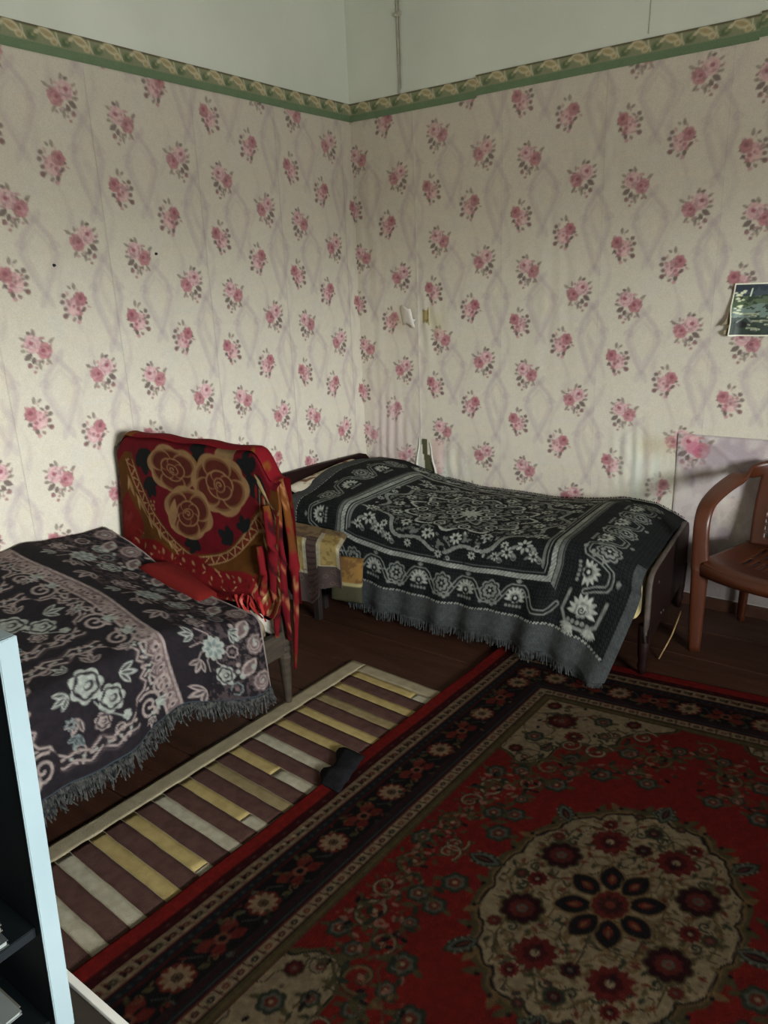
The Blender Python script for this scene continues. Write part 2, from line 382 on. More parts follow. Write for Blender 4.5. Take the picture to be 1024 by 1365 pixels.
def wrinkle_left(S, Z):
    h = .0016 * vn(S, Z, .5, .9, 11) + .0005 * vn(S, Z, .06, .12, 12)
    h += .002 * np.exp(-((S + .035) / .03) ** 2)                              # rounded into the corner
    return h
def wrinkle_back(S, Z):
    h = .0018 * vn(S, Z, .45, .8, 21) + .0006 * vn(S, Z, .05, .14, 22)
    # hanging vertical folds above the head of the bed, round the torn place and by the seam
    for sc_, zc, ws, wz, a, f in ((.22, .72, .13, .26, .0036, 95), (.50, 1.36, .10, .20, .0035, 80), (1.70, .72, .11, .16, .0035, 110), (.62, .60, .14, .12, .0035, 70), (1.45, 2.25, .25, .35, .002, 55), (1.2, 1.5, .2, .5, .0016, 60), (.12, 1.8, .08, .8, .003, 60)):
        g = np.exp(-((S - sc_) / ws) ** 2 - ((Z - zc) / wz) ** 2)
        h += a * g * np.sin(f * S + 3 * vn(S, Z, .2, .3, 23, 2) + 2.2 * (Z - zc))
    return h + .0015 * np.exp(-((S - SEAM) / .006) ** 2)

# torn paper on the back wall: mask of holes (shows the old green paint beneath)
def torn(S, Z):
    j = .012 * vn(S, Z, .03, .03, 31, 3)
    crack = (np.abs(S - (.455 + .055 * (0.72 - Z) * 2.0 * (Z < .62) + .02 * (.72 - Z))) < (.019 + .040 * np.clip((.60 - Z) / .14, 0, 1) * (S > .45)) + j * .8) & (Z < .715) & (Z > .42)
    hole2 = (np.abs(S - .478) < .020 + j * .4) & (np.abs(Z - 1.425) < .036 + j * .5)
    return crack, hole2
def paper_colour(cv, wall):
    S, Z, img = cv.X, cv.Y, cv.img
    img += (.020 * vn(S, Z, .7, .7, 41) + .010 * vn(S, Z, .02, .02, 42, 1))[..., None]
    y_ = np.clip(vn(S, Z, .8, .6, 43) * 1.2, 0, 1)[..., None]
    img[...] = img * (1 - .10 * y_) + rgb(206, 196, 160) * .10 * y_
    # pinker tint of the dimmer light high up, painted into the paper
    t = sstep(1.5, 2.4, Z)[..., None] * .16
    img[...] = img * (1 - t) + rgb(208, 188, 174) * t
    if wall == 'back':
        def blend(m, c): img[...] = img * (1 - m[..., None]) + np.asarray(c) * m[..., None]
        st = sstep(.0, .5, 1 + vn(S, Z, .02, .3, 44)) 
        # faded, water-bleached places
        blend(.92 * np.exp(-((S - 1.76) / .14) ** 4 - ((Z - .68) / .20) ** 4) * np.clip(.45 + 1.1 * vn(S, Z, .035, .5, 45), .1, 1), rgb(218, 224, 208))
        blend(.45 * np.exp(-((S - 1.80) / .09) ** 2 - ((Z - .80) / .05) ** 2), rgb(188, 170, 130))
        blend(.75 * np.exp(-((S - .62) / .15) ** 4 - ((Z - .52) / .10) ** 4) * np.clip(vn(S, Z, .06, .25, 46) + .7, 0, 1), rgb(216, 222, 208))
        blend(.70 * np.exp(-((S - .415) / .03) ** 2 - ((Z - .55) / .12) ** 2), rgb(206, 212, 198))
        blend(.55 * np.exp(-((S - .20) / .16) ** 2 - ((Z - .72) / .20) ** 2), rgb(206, 184, 184))
        blend(.50 * ((np.abs(S - .550) < .045 + .006 * vn(S, Z, .02, .02, 47)) & (Z > .52) & (Z < .72)), rgb(214, 176, 172))
        blend(.5 * np.exp(-((S - .60) / .006) ** 2 - ((Z - .63) / .1) ** 2), rgb(226, 224, 210))
        blend(.40 * np.exp(-((S - .56) / .05) ** 2 - ((Z - 1.38) / .06) ** 2), rgb(186, 178, 130))
        blend(.40 * np.exp(-((S - .30) / .05) ** 2 - ((Z - 1.40) / .06) ** 2), rgb(176, 158, 128))
        a, b_ = torn(S, Z)
        blend(a.astype(float), rgb(80, 80, 56)); blend(b_.astype(float), rgb(164, 150, 104))
        blend((b_ & (vn(S, Z, .02, .02, 48) > .25)).astype(float) * .7, rgb(96, 84, 60))
        # shade and grime under the chair painted into the low wall, with grey streaks
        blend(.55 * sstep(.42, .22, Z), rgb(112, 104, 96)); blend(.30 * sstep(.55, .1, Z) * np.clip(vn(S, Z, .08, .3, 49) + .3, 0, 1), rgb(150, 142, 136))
    return cv

def wall_paper(wall, s_from, s_to, step, parent):
    cv = Canvas(s_from, 0.06, s_to - s_from, PT - 0.06, step, PAPER)
    if wall == 'left': print_paper(cv, s_from, s_to, *LO)
    else:
        print_paper(cv, s_from, SEAM, *LO); print_paper(cv, max(s_from, SEAM + 1e-5), s_to, *RO)
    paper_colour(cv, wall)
    h = (wrinkle_left if wall == 'left' else wrinkle_back)(cv.X, cv.Y)
    if wall == 'back':
        a, b_ = torn(cv.X, cv.Y); h = h - .0035 * (a | b_)
    # strips, .53 m wide, butted on the seams
    org = LO[0] if wall == 'left' else SEAM
    seams = sorted({round(org + .0 + .53 * k, 4) for k in range(-14, 14)}) if wall == 'back' else sorted({round(-.10 - .53 * k, 4) for k in range(0, 14)})
    cuts = [s_from] + [s for s in seams if s_from + .03 < s < s_to - .03] + [s_to]
    for a, b_ in zip(cuts, cuts[1:]):
        i0 = int(round((a - s_from) / step)); i1 = int(round((b_ - s_from) / step)) + 1
        S, Z, H = cv.X[:, i0:i1], cv.Y[:, i0:i1], h[:, i0:i1].copy()
        C = cv.img[:, i0:i1].copy()
        H[:, 0] += .0008; C[:, 0] = C[:, 0] * .93
        P = np.empty(S.shape + (3,))
        if wall == 'left': P[..., 0] = .006 + H; P[..., 1] = S
        else: P[..., 0] = S; P[..., 1] = -.006 - H
        P[..., 2] = Z
        gridmesh('wallpaper_strip', P, C, M_PAPER, parent, flip=(wall == 'left'))
wall_paper('left', -3.02, -0.004, .005, wall_left)
wall_paper('left', -5.19, -3.02, .014, wall_left)
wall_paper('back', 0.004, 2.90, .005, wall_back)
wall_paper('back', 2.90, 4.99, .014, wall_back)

# border strip with gilt scrolls over a green band
def border_print(cv):
    G, D, CR, GD = rgb(112, 132, 100), rgb(104, 98, 74), rgb(204, 192, 158), rgb(172, 156, 116)
    cv.img[...] = G
    cv.put((cv.Y > .032).astype(float) * (cv.Y < .088), rgb(140, 144, 112))
    cv.put((cv.Y > .084).astype(float), D)
    P_ = .138
    k0 = int(cv.x0 / P_) - 1
    for k in range(k0, k0 + int(abs(cv.X[0, -1] - cv.x0) / P_) + 4):
        q = cv.sub(k * P_, .055, .09)
        if q is None: continue
        q.leaf(-.065, .030, .075, .036, -.35, CR); q.leaf(-.06, .026, .06, .018, -.3, GD); q.ell(-.004, -.004, .016, .014, 0, CR); q.ell(-.004, -.006, .009, .008, 0, GD)
        q.line([(.008, .026), (.012, .005), (.02, -.014)], .006, rgb(206, 198, 166))
        q.ell(.045, .0, .022, .016, .1, rgb(92, 106, 78)); q.ring(.045, .0, .018, .013, .005, rgb(118, 134, 96)); q.leaf(.055, .01, .03, .014, .5, CR); q.leaf(.022, -.012, .04, .01, .3, rgb(100, 114, 84))
        q.ell(.05, .004, .008, .006, 0, rgb(150, 150, 110))
    cv.img += (.02 * vn(cv.X, cv.Y, .05, .05, 61))[..., None]
def border(wall, a, b_, parent, step=.005, dz=0.0, tilt=0.0):
    cv = Canvas(a, 0, b_ - a, .092, step, (0, 0, 0)); border_print(cv)
    P = np.empty(cv.X.shape + (3,)); H = .0095 + .0008 * vn(cv.X, cv.Y, .3, .3, 62)
    P[..., 2] = 2.484 + dz + cv.Y + tilt * (cv.X - a) + .002 * vn(cv.X, cv.Y * 0, .5, 1, 63)
    if wall == 'left': P[..., 0] = H; P[..., 1] = cv.X
    else: P[..., 0] = cv.X; P[..., 1] = -H
    gridmesh('wallpaper_border', P, cv.img, M_PAPER, parent, flip=(wall == 'left'))
border('left', -2.9, -.004, wall_left); border('left', -5.19, -2.9, wall_left, .012)
border('back', .004, .815, wall_back, tilt=-.004); border('back', .815, 2.11, wall_back, dz=.007, tilt=-.003); border('back', 2.11, 2.9, wall_back, dz=.012); border('back', 2.9, 4.99, wall_back, .012, dz=.01)

# pasted patch of a second, more lilac wallpaper low on the back wall
cv = Canvas(1.917, .07, .98, .80, .006, rgb(202, 192, 188)); 
for i, (x, y, s_) in enumerate(((1.99, .80, 1.35), (2.42, .60, 1.3), (2.62, .83, 1.3), (2.16, .52, 1.1), (2.48, .40, 1.3), (2.78, .55, 1.3), (1.98, .25, 1.2))):
    q = cv.sub(x, y, .14, sc=s_)
    if q is not None:
        kp = q.img.copy(); bouquet_a(q, 1 if i % 2 else -1); q.lobed(0, .002, .026, 5, .15, rgb(190, 110, 134), .6); al_ = 1.0 if i == 0 else .35; q.img[...] = q.img * al_ + kp * (1 - al_)
cv.put(np.clip(1.6 * vn(cv.X, cv.Y, .09, .13, 71), 0, .5), rgb(150, 134, 146)); cv.put(np.clip(1.8 * vn(cv.X, cv.Y, .12, .16, 72), 0, .75), rgb(218, 214, 200)); cv.put(np.clip(2 * vn(cv.X, cv.Y, .03, .05, 76), 0, .3), rgb(176, 158, 156))
cv.put(.6 * sstep(.42, .22, cv.Y), rgb(106, 98, 94)); cv.put(sstep(.015, 0, cv.X - 1.917) * .35, rgb(120, 108, 104)); cv.put(sstep(.012, 0, .87 - cv.Y) * .3, rgb(130, 116, 112))  # foot of the patch darkened too: shade and grime in its colour; darker edges
H = .012 + .003 * np.abs(vn(cv.X, cv.Y, .10, .16, 73)) + .004 * np.exp(-((cv.X - 2.12) * .8 + (cv.Y - .8)) ** 2 / .0004) * (cv.X > 2.03) + .002 * vn(cv.X, cv.Y, .04, .05, 74)
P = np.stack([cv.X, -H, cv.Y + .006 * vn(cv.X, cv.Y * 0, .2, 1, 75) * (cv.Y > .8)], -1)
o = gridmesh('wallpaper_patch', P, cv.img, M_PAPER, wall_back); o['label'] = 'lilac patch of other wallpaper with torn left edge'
# small curled flap of torn paper and the lips of paper round the long tear
def flap(name, pts, col, lab=None):
    bm = bmesh.new(); rows = [[bm.verts.new(p) for p in r] for r in pts]
    for a, b_ in zip(rows, rows[1:]):
        for k in range(len(a) - 1): bm.faces.new((a[k], a[k + 1], b_[k + 1], b_[k]))
    o = bmobj(name, bm, M_PAPER, wall_back, True)
    solid_colour(o, col)
    md = o.modifiers.new('thick', 'SOLIDIFY'); md.thickness = .0012
    if lab: o['label'] = lab
fx, fz = .31, 1.385
rows = []
for j in range(7):
    t = j / 6; rows.append([(fx + .095 * u + .02 * t, -.010 - .034 * math.sin(PI * .75 * u) * (1 - .5 * t) - .008 * (u > .8), fz - .01 + .105 * (1 - t) + .012 * math.sin(5 * u)) for u in [k / 6 for k in range(7)]])
flap('torn_flap', rows, rgb(226, 220, 208), 'curled pale flap of torn wallpaper')
for (a0, b0, a1, b1, w_) in ((.422, .72, .388, .46, .014), (.492, .70, .535, .50, .010), (.52, .53, .56, .46, .010), (.39, 1.36, .405, 1.41, .012)):
    rows = []
    for j in range(6):
        t = j / 5; cx_ = a0 + (a1 - a0) * t + .004 * math.sin(9 * t); cz_ = b0 + (b1 - b0) * t
        rows.append([(cx_ + (u - .5) * w_ * (.5 + t), -.009 - .010 * math.sin(PI * u) * (.4 + t), cz_) for u in (0, .33, .66, 1)])
    flap('torn_lip', rows, rgb(212, 212, 198))
bm = bmesh.new(); box(bm, .505, .512, -.012, -.006, 1.375, 1.475, .001); o = bmobj('paper_edge', bm, M_PAPER, wall_back); solid_colour(o, rgb(200, 190, 140))

# nail heads / holes on the left wall
M_DARK = pmat('dark_iron', rgb(30, 26, 24), 0.6)
for px_ in ((-1.945, 1.735), (-1.45, 1.78)):
    bm = bmesh.new(); tube(bm, [(0.004, px_[0], px_[1]), (0.014, px_[0], px_[1])], [.007, .005], 8); bmobj('nail', bm, M_DARK, wall_left)
# old cable run and hook on the upper back wall, crack and dents in the plaster
M_CHAN = pmat('painted_cable', rgb(172, 168, 150), 0.8, rgb(188, 186, 170), scale=20)
bm = bmesh.new(); tube(bm, [(.350, -.006, 2.58), (.352, -.007, 2.75), (.349, -.006, 3.24)], .006, 6); bmobj('painted_cable', bm, M_CHAN, wall_back)
bm = bmesh.new(); tube(bm, [(.362, -.004, 2.60), (.364, -.005, 3.24)], .004, 6); bmobj('painted_cable', bm, M_CHAN, wall_back)
bm = bmesh.new(); box(bm, .335, .375, -.016, -.002, 2.935, 2.955, .003); tube(bm, [(.355, -.016, 2.945), (.355, -.034, 2.945), (.355, -.034, 2.965)], .003, 6); bmobj('cable_hook', bm, M_CHAN, wall_back)
bm = bmesh.new(); tube(bm, [(1.66, -.001, 2.60), (1.663, -.001, 2.75), (1.658, -.001, 2.95), (1.662, -.001, 3.2)], .003, 5); bmobj('plaster_seam', bm, M_CHAN, wall_back)
# skirting
for nm, (x0, x1, y0, y1) in (('baseboard_left', (0, .018, RY, 0)), ('baseboard_back', (.018, RX, -.018, 0))):
    bm = bmesh.new(); box(bm, x0 + .0005, x1, y0, y1 - .0005, 0, .06, .004); struct(nm, bm, M_BASE)

# ================================================================== CARPET AND RUNNER
M_CARPET = vmat('woven_wool_carpet', rough=0.95, bump=0.5, bscale=420, spec=0.05, sheen=0.0)
M_CLOTH = vmat('woven_cloth', rough=0.9, bump=0.35, bscale=500, spec=0.1, sheen=0.0)
CW_, CL_ = 1.97, 2.62
R_, DR, NV, CRM, GLD, OLV, GRN, BLK, PNK, GRY = rgb(140, 28, 20), rgb(72, 16, 18), rgb(32, 34, 37), rgb(178, 154, 116), rgb(136, 104, 62), rgb(92, 82, 48), rgb(52, 58, 42), rgb(24, 20, 20), rgb(176, 120, 96), rgb(104, 104, 88)
def carpet_canvas():
    cv = Canvas(0, 0, CW_, CL_, .0048, R_)
    X, Y = cv.X, cv.Y
    wob = .004 * vn(X, Y, .03, .03, 81)
    d = np.minimum(np.minimum(X, CW_ - X), np.minimum(Y, CL_ - Y))
    def band(a, b, c, al=1.0): cv.put(np.clip((d - a) / cv.e + .5, 0, 1) * np.clip((b - d) / cv.e + .5, 0, 1), c, al)
    band(0, .048, rgb(176, 36, 30)); band(.048, .08, DR); band(.08, .126, CRM); band(.126, .132, DR); band(.132, .158, NV); band(.158, .164, DR)
    band(.164, .274, BLK); band(.274, .312, NV); band(.282, .288, DR); band(.300, .304, GRY, .6); band(.312, .318, DR); band(.318, .352, CRM); band(.352, .357, BLK); band(.357, .385, OLV); band(.370, .374, GLD)
    # repeat motifs along the four border runs
    def run(dist, step, R, fn):
        for side in range(4):
            L = (CL_ if side % 2 == 0 else CW_); n = int((L - 2 * dist) / step); st = (L - 2 * dist) / max(n, 1)
            for k in range(n):
                t = dist + (k + .5) * st
                if side == 0: q = cv.sub(dist, t, R, PI / 2)
                elif side == 2: q = cv.sub(CW_ - dist, t, R, PI / 2)
                elif side == 1: q = cv.sub(t, dist, R, 0)
                else: q = cv.sub(t, CL_ - dist, R, 0)
                if q is not None: fn(q, k)
    def g1(q, k):
        q.ell(0, 0, .011, .009, 0, (DR, GRN, rgb(110, 40, 28))[k % 3]); q.ell(0, 0, .004, .004, 0, CRM)
        q.leaf(.012, .0, .014, .010, .9, DR); q.leaf(.012, 0, .014, .010, -.9, BLK); q.line([(-.018, -.016), (.018, .016)], .003, rgb(110, 70, 48))
    run(.103, .043, .035, g1)
    run(.064, .06, .02, lambda q, k: q.ell(0, 0, .006, .003, 0, rgb(140, 110, 90), .7))
    run(.145, .03, .02, lambda q, k: q.ell(0, 0, .006, .005, 0, GRY, .5))
    def g2(q, k):
        q.ell(0, 0, .010, .008, 0, (BLK, DR, rgb(120, 44, 30))[k % 3]); q.ell(0, 0, .004, .003, 0, CRM); q.leaf(.014, -.01, .016, .008, .8, OLV)
        q.line([(.02, -.014), (.024, .014)], .003, DR)
    run(.335, .046, .035, g2)
    run(.293, .025, .02, lambda q, k: q.ell(0, 0, .004, .003, 0, DR, .8))
    # main border: vine, pale daisies and red palmettes
    def vine(q, k): pass
    def main(side, t, kind, kk):
        a = {0: PI / 2, 2: PI / 2, 1: 0, 3: 0}[side]
        c = {0: (.219, t), 2: (CW_ - .219, t), 1: (t, .219), 3: (t, CL_ - .219)}[side]
        q = cv.sub(c[0], c[1], .12, a)
        if q is None: return
        if kind == 0:
            q.line([(-.075, .0), (-.05, .03), (-.02, .02)], .004, GRY, .8); q.line([(.075, .0), (.05, -.03), (.02, -.02)], .004, GRY, .8)
            q.lobed(0, 0, .047, 8, .12, rgb(120, 40, 28)); q.daisy(0, 0, .042, 10, rgb(184, 150, 112), GRN, w=.40); q.ell(0, 0, .014, .014, 0, GRN); q.ring(0, 0, .009, .009, .004, rgb(150, 90, 60)); 
            q.leaf(.045, .02, .03, .018, .6, OLV); q.leaf(-.045, -.02, .03, .018, PI + .6, OLV)
        elif kind == 1:
            for s in (-1, 1):
                q.leaf(s * .008, .004, .062, .044, .35 if s > 0 else PI - .35, rgb(128, 44, 32)); q.leaf(s * .006, -.006, .055, .036, -.45 if s > 0 else PI + .45, rgb(122, 36, 28))
                q.leaf(s * .012, 0, .04, .008, 0 if s > 0 else PI, BLK)
                q.spiral(s * .055, -.03 * s, .015, 1.1, .004, GLD, ph=0, dr=s)
                q.leaf(s * .03, .034, .03, .014, 1.0 if s > 0 else PI - 1.0, OLV)
            q.lobed(0, 0, .022, 5, .2, rgb(150, 84, 58)); q.ell(0, 0, .01, .01, 0, BLK)
        else:
            q.ell(0, .012, .026, .02, .3, rgb(116, 38, 30)); q.ring(0, .012, .018, .014, .004, rgb(150, 92, 66)); q.leaf(.02, -.02, .045, .024, -.3, GRN); q.leaf(.025, -.018, .03, .012, -.3, GRY, .7)
            q.leaf(-.02, -.014, .045, .022, PI + .4, OLV); q.line([(-.07, .02), (-.03, -.01), (.03, .0), (.07, -.02)], .004, GLD, .8); q.ell(.035, .03, .009, .009, 0, PNK, .7); q.ell(-.04, .03, .008, .008, 0, rgb(140, 50, 40))
    for side in (0, 2):
        for k in range(9):
            t = .382 + .2845 * k if False else .365 + .236 * k
        t0 = 1.312
        for k in range(-5, 6):
            t = t0 + .2845 * (k + .5)
            if .2 < t < CL_ - .2: main(side, t, 0, k)
        for k in range(-8, 9):
            t = t0 + .1422 * k
            kind = 1 if k % 2 == 0 else None
            if kind and .22 < t < CL_ - .22: main(side, t, 1, k)
        for k in range(-16, 17):
            t = t0 + .1422 * (k + .5)
            if .2 < t < CL_ - .2:
                pass
    for side in (1, 3):
        for k in range(-5, 6):
            t = CW_ / 2 + .26 * (k + .5)
            if .25 < t < CW_ - .25: main(side, t, 0, k)
            t = CW_ / 2 + .26 * k
            if .25 < t < CW_ - .25: main(side, t, 1, k)
    for cx in (.219, CW_ - .219):
        for cy in (.219, CL_ - .219):
            q = cv.sub(cx, cy, .1); q.lobed(0, 0, .05, 8, .15, rgb(124, 42, 30)); q.daisy(0, 0, .04, 8, rgb(176, 144, 108), GRN)
    # tiny filler leaves in the black border
    rr = random.Random(3)
    for k in range(420):
        side = rr.randrange(4); L = CL_ if side in (0, 2) else CW_; t = rr.uniform(.2, L - .2); w = rr.choice((rr.uniform(.172, .19), rr.uniform(.248, .266)))
        c = {0: (w, t), 2: (CW_ - w, t), 1: (t, w), 3: (t, CL_ - w)}[side]
        q = cv.sub(c[0], c[1], .03)
        q.leaf(0, 0, rr.uniform(.014, .024), rr.uniform(.007, .012), rr.uniform(0, 6.3), rr.choice((OLV, GRN, rgb(120, 40, 30), GLD, GRY)), .9)
    # spandrels
    C0 = (CW_ / 2, CL_ / 2)
    ax = np.abs(X - C0[0]); ay = np.abs(Y - C0[1])
    hx, hy = CW_ / 2 - .385, CL_ / 2 - .385
    u, v = hx - ax, hy - ay
    th = np.arctan2(v, u)
    Rs = .40 * (1 + .10 * np.cos(10 * th)) * (1 + .12 * np.cos(4 * th))
    rs = np.hypot(u, v * .98) + .02 * vn(X, Y, .05, .05, 83)
    inside = (u > 0) & (v > 0)
    cv.put(np.where(inside, .5 - (rs - Rs) / cv.e, 0), OLV); cv.put(np.where(inside, .5 - (rs - Rs + .012) / cv.e, 0), BLK); cv.put(np.where(inside, .5 - (rs - Rs + .018) / cv.e, 0), CRM)
    def quad(du, dv, R, fn, ang=0):
        for sx_ in ((-1, 1) if abs(du) > 1e-6 else (1,)):
            for sy_ in ((-1, 1) if abs(dv) > 1e-6 else (1,)):
                q = cv.sub(C0[0] + sx_ * du, C0[1] + sy_ * dv, R, ang, sx_, sy_)
                if q is not None: fn(q)
    def rosette(r, c1=DR, c2=rgb(110, 34, 28), n=8):
        def f(q): q.lobed(0, 0, r * 1.12, n, .16, OLV); q.lobed(0, 0, r, n, .18, c1); q.lobed(0, 0, r * .62, n, .15, c2); q.lobed(0, 0, r * .28, 5, .2, GRY); q.ell(0, 0, r * .12, r * .12, 0, rgb(140, 60, 44))
        return f
    def redflower(r):
        def f(q):
            q.daisy(0, 0, r, 11, rgb(112, 30, 24), GLD, w=.5); q.lobed(0, 0, r * .55, 7, .2, DR); q.ell(0, 0, r * .2, r * .22, 0, CRM); q.leaf(0, 0, r * .7, r * .2, -PI / 2, BLK, .7)
        return f
    def scroll(r, c=GLD, dr=1):
        def f(q):
            q.spiral(0, 0, r, 1.35, r * .22, GRN, ph=2.4, dr=dr); q.spiral(0, 0, r * .96, 1.3, r * .16, c, ph=2.4, dr=dr)
            for k in range(5):
                a = 2.4 + dr * k * .9; q.leaf(r * .95 * math.cos(a), r * .95 * math.sin(a), r * .5, r * .22, a + .6 * dr, OLV)
            q.ell(0, 0, r * .28, r * .28, 0, rgb(120, 44, 30)); q.ell(0, 0, r * .14, r * .14, 0, CRM)
        return f
    def palm(r, c=GRY):
        def f(q):
            q.leaf(-r, 0, 2 * r, r * 1.1, 0, GRN); q.leaf(-r * .9, 0, 1.7 * r, r * .8, 0, c); q.leaf(-r * .7, 0, 1.2 * r, r * .45, 0, BLK); q.leaf(-r * .6, 0, r * .9, r * .2, 0, rgb(110, 50, 36))
            for s in (-1, 1):
                for k in range(4): q.ell(-.6 * r + k * .36 * r, s * r * .42, r * .07, r * .07, 0, rgb(150, 150, 124))
        return f
    def bloom(r, c=GRN):
        def f(q):
            q.lobed(0, 0, r, 6, .18, c); q.lobed(0, 0, r * .7, 6, .2, GRY); q.lobed(0, 0, r * .45, 5, .2, rgb(120, 46, 32)); q.ell(0, 0, r * .16, r * .16, 0, CRM)
            q.leaf(r * .8, 0, r * .8, r * .4, .4, OLV); q.leaf(-r * .8, 0, r * .8, r * .4, PI - .4, OLV)
        return f
    # spandrel flowers
    for du, dv, fn, R in ((hx - .11, hy - .13, rosette(.052), .08), (hx - .24, hy - .07, bloom(.036), .08), (hx - .07, hy - .27, bloom(.036), .08), (hx - .34, hy - .04, rosette(.026), .06), (hx - .19, hy - .21, redflower(.035), .06),
                          (hx - .04, hy - .04, rosette(.026), .05), (hx - .05, hy - .37, rosette(.024), .05), (hx - .28, hy - .16, bloom(.026), .05), (hx - .14, hy - .32, bloom(.026), .05)): quad(du, dv, R, fn)
    for k in range(60):
        du, dv = hx - rr.uniform(.02, .4), hy - rr.uniform(.02, .42)
        if math.hypot(hx - du, hy - dv) < .38: quad(du, dv, .03, lambda q, a=rr.uniform(0, 6.3), c=rr.choice((GRN, BLK, rgb(120, 40, 30), OLV, GLD)): q.leaf(0, 0, .022, .011, a, c))
    # vines and sprays on the red field
    for du, dv, r in ((.52, .10, .042), (.50, .31, .045), (.40, .50, .040), (.50, .52, .034), (.30, .66, .042), (.12, .70, .040), (.20, .82, .036), (.0, .84, .034), (.53, .22, .03), (.42, .39, .03), (.29, .79, .028), (.40, .66, .03), (.46, .02, .03)):
        r *= 1.3; quad(du, dv, r * 2.0, scroll(r, GLD if rr.random() < .6 else CRM, rr.choice((-1, 1))))
    for du, dv, r in ((.38, .12, .03), (.34, .42, .03), (.24, .54, .03), (.10, .56, .026), (.38, .22, .026), (.44, .20, .026), (.54, .40, .026), (.36, .58, .024), (.21, .70, .028), (.07, .79, .022), (.47, .44, .022), (.33, .50, .02), (.16, .60, .018), (.40, .30, .018), (.56, .0, .026)):
        quad(du, dv, r * 2.8, bloom(r * 1.35))
    def vinep(pts, w=.009):
        for sx_ in (-1, 1):
            for sy_ in (-1, 1):
                xs = [C0[0] + sx_ * p[0] for p in pts]; ys = [C0[1] + sy_ * p[1] for p in pts]
                for a in range(len(pts) - 1):
                    q = cv.sub((xs[a] + xs[a + 1]) / 2, (ys[a] + ys[a + 1]) / 2, .09)
                    if q is None: continue
                    mx_, my_ = (xs[a] + xs[a + 1]) / 2, (ys[a] + ys[a + 1]) / 2
                    q.line([(xs[a] - mx_, ys[a] - my_), (xs[a + 1] - mx_, ys[a + 1] - my_)], w, OLV)
                    an = math.atan2(ys[a + 1] - ys[a], xs[a + 1] - xs[a])
                    q.leaf(0, 0, .045, .018, an + .7, OLV); q.leaf(0, 0, .04, .016, an - .9, GRN)
    vinep([(.57, .0), (.52, .06), (.55, .13), (.47, .18), (.50, .26), (.54, .33), (.46, .36), (.43, .44), (.48, .50), (.42, .56), (.34, .56), (.33, .63), (.27, .72), (.21, .76), (.14, .76), (.10, .70), (.04, .76), (.0, .80)])
    vinep([(.44, .12), (.40, .20), (.44, .28), (.37, .36), (.38, .46), (.28, .58), (.20, .62), (.12, .64)], .004)
    for k in range(330):
        du, dv = rr.uniform(.02, .57), rr.uniform(.02, .86); e_ = math.hypot(du / .44, dv / .58)
        if e_ > 1.05 and math.hypot(hx - du, hy - dv) > .44:
            quad(du, dv, .03, lambda q, a=rr.uniform(0, 6.3), c=rr.choice((GRN, BLK, PNK, OLV, GLD, OLV)): (q.leaf(0, 0, .026, .012, a, c), q.ell(.012, -.008, .004, .004, 0, PNK, .6)))
    # medallion
    x, y = X - C0[0], (Y - C0[1]) * .73; th = np.arctan2(y, x); rm = np.hypot(x, y) + .010 * vn(X, Y, .03, .03, 84)
    Rm = .282 * (1 + .055 * np.abs(np.cos(8 * th)) + .02 * np.cos(2 * th))
    for dR, c in ((.026, OLV), (.014, GLD), (.006, BLK), (0, CRM)): cv.put(.5 - (rm - Rm - dR) / cv.e, c)
    for k in range(32):       # flame tips round the medallion
        a = 2 * PI * k / 32; c = (C0[0] + .30 * math.cos(a), C0[1] + .30 / .73 * math.sin(a)); q = cv.sub(c[0], c[1], .07)
        q.leaf(0, 0, .055, .022, a + .5 * (1 if k % 2 else -1), OLV if k % 2 else GLD); q.ell(.02 * math.cos(a), .02 * math.sin(a), .006, .006, 0, BLK)
    quad(0, .425, .08, palm(.045)); 
    for sy_ in (-1, 1):
        q = cv.sub(C0[0], C0[1] + sy_ * .43, .08, PI / 2); palm(.046)(q)
    for sx_ in (-1, 1):
        q = cv.sub(C0[0] + sx_ * .355, C0[1], .08, 0); palm(.052)(q)
    quad(.255, .30, .09, palm(.046), ang=.9)
    # outline lattice inside the medallion
    for sc_, c, w in ((.86, OLV, .006), (.50, GLD, .006)):
        RR = .282 * sc_ * (1 + .10 * np.cos(8 * th)); cv.put(.5 - (np.abs(rm - RR) - w / 2) / cv.e, c)
    sw = vn(X, Y, .05, .05, 95, 2)
    cv.put((rm < Rm - .008) * (.5 - (np.abs(sw) - .045) / .03).clip(0, 1), rgb(112, 86, 54), .75); cv.put((rm < Rm - .008) * (.5 - (np.abs(vn(X, Y, .06, .06, 96, 2)) - .03) / .02).clip(0, 1), rgb(56, 52, 34), .7)
    sp_ = np.where(inside & (rs < Rs - .02), 1.0, 0.0); cv.put(sp_ * (.5 - (np.abs(vn(X, Y, .06, .06, 97, 2)) - .05) / .03).clip(0, 1), rgb(70, 60, 40), .75)
    for k in range(420):
        a = rr.uniform(0, 2 * PI); r = .275 * math.sqrt(rr.uniform(.12, .99)); q = cv.sub(C0[0] + r * math.cos(a), C0[1] + r / .73 * math.sin(a), .03)
        q.leaf(0, 0, .026, .011, rr.uniform(0, 6.3), rr.choice((OLV, GRN, GLD, rgb(120, 44, 32), OLV, GLD)), .85)
    for k in range(24):
        a = 2 * PI * (k + .5) / 24; q = cv.sub(C0[0] + .225 * math.cos(a), C0[1] + .225 / .73 * math.sin(a), .05, a); q.spiral(0, 0, .017, 1.1, .006, GRN, ph=1.2, dr=1 if k % 2 else -1)
    quad(.185, .118, .08, rosette(.054, rgb(46, 12, 16), rgb(104, 34, 28), 9)); quad(.092, .236, .08, redflower(.056)); quad(0, .243, .05, rosette(.024, DR, BLK, 6)); quad(.2, 0, .05, redflower(.030))
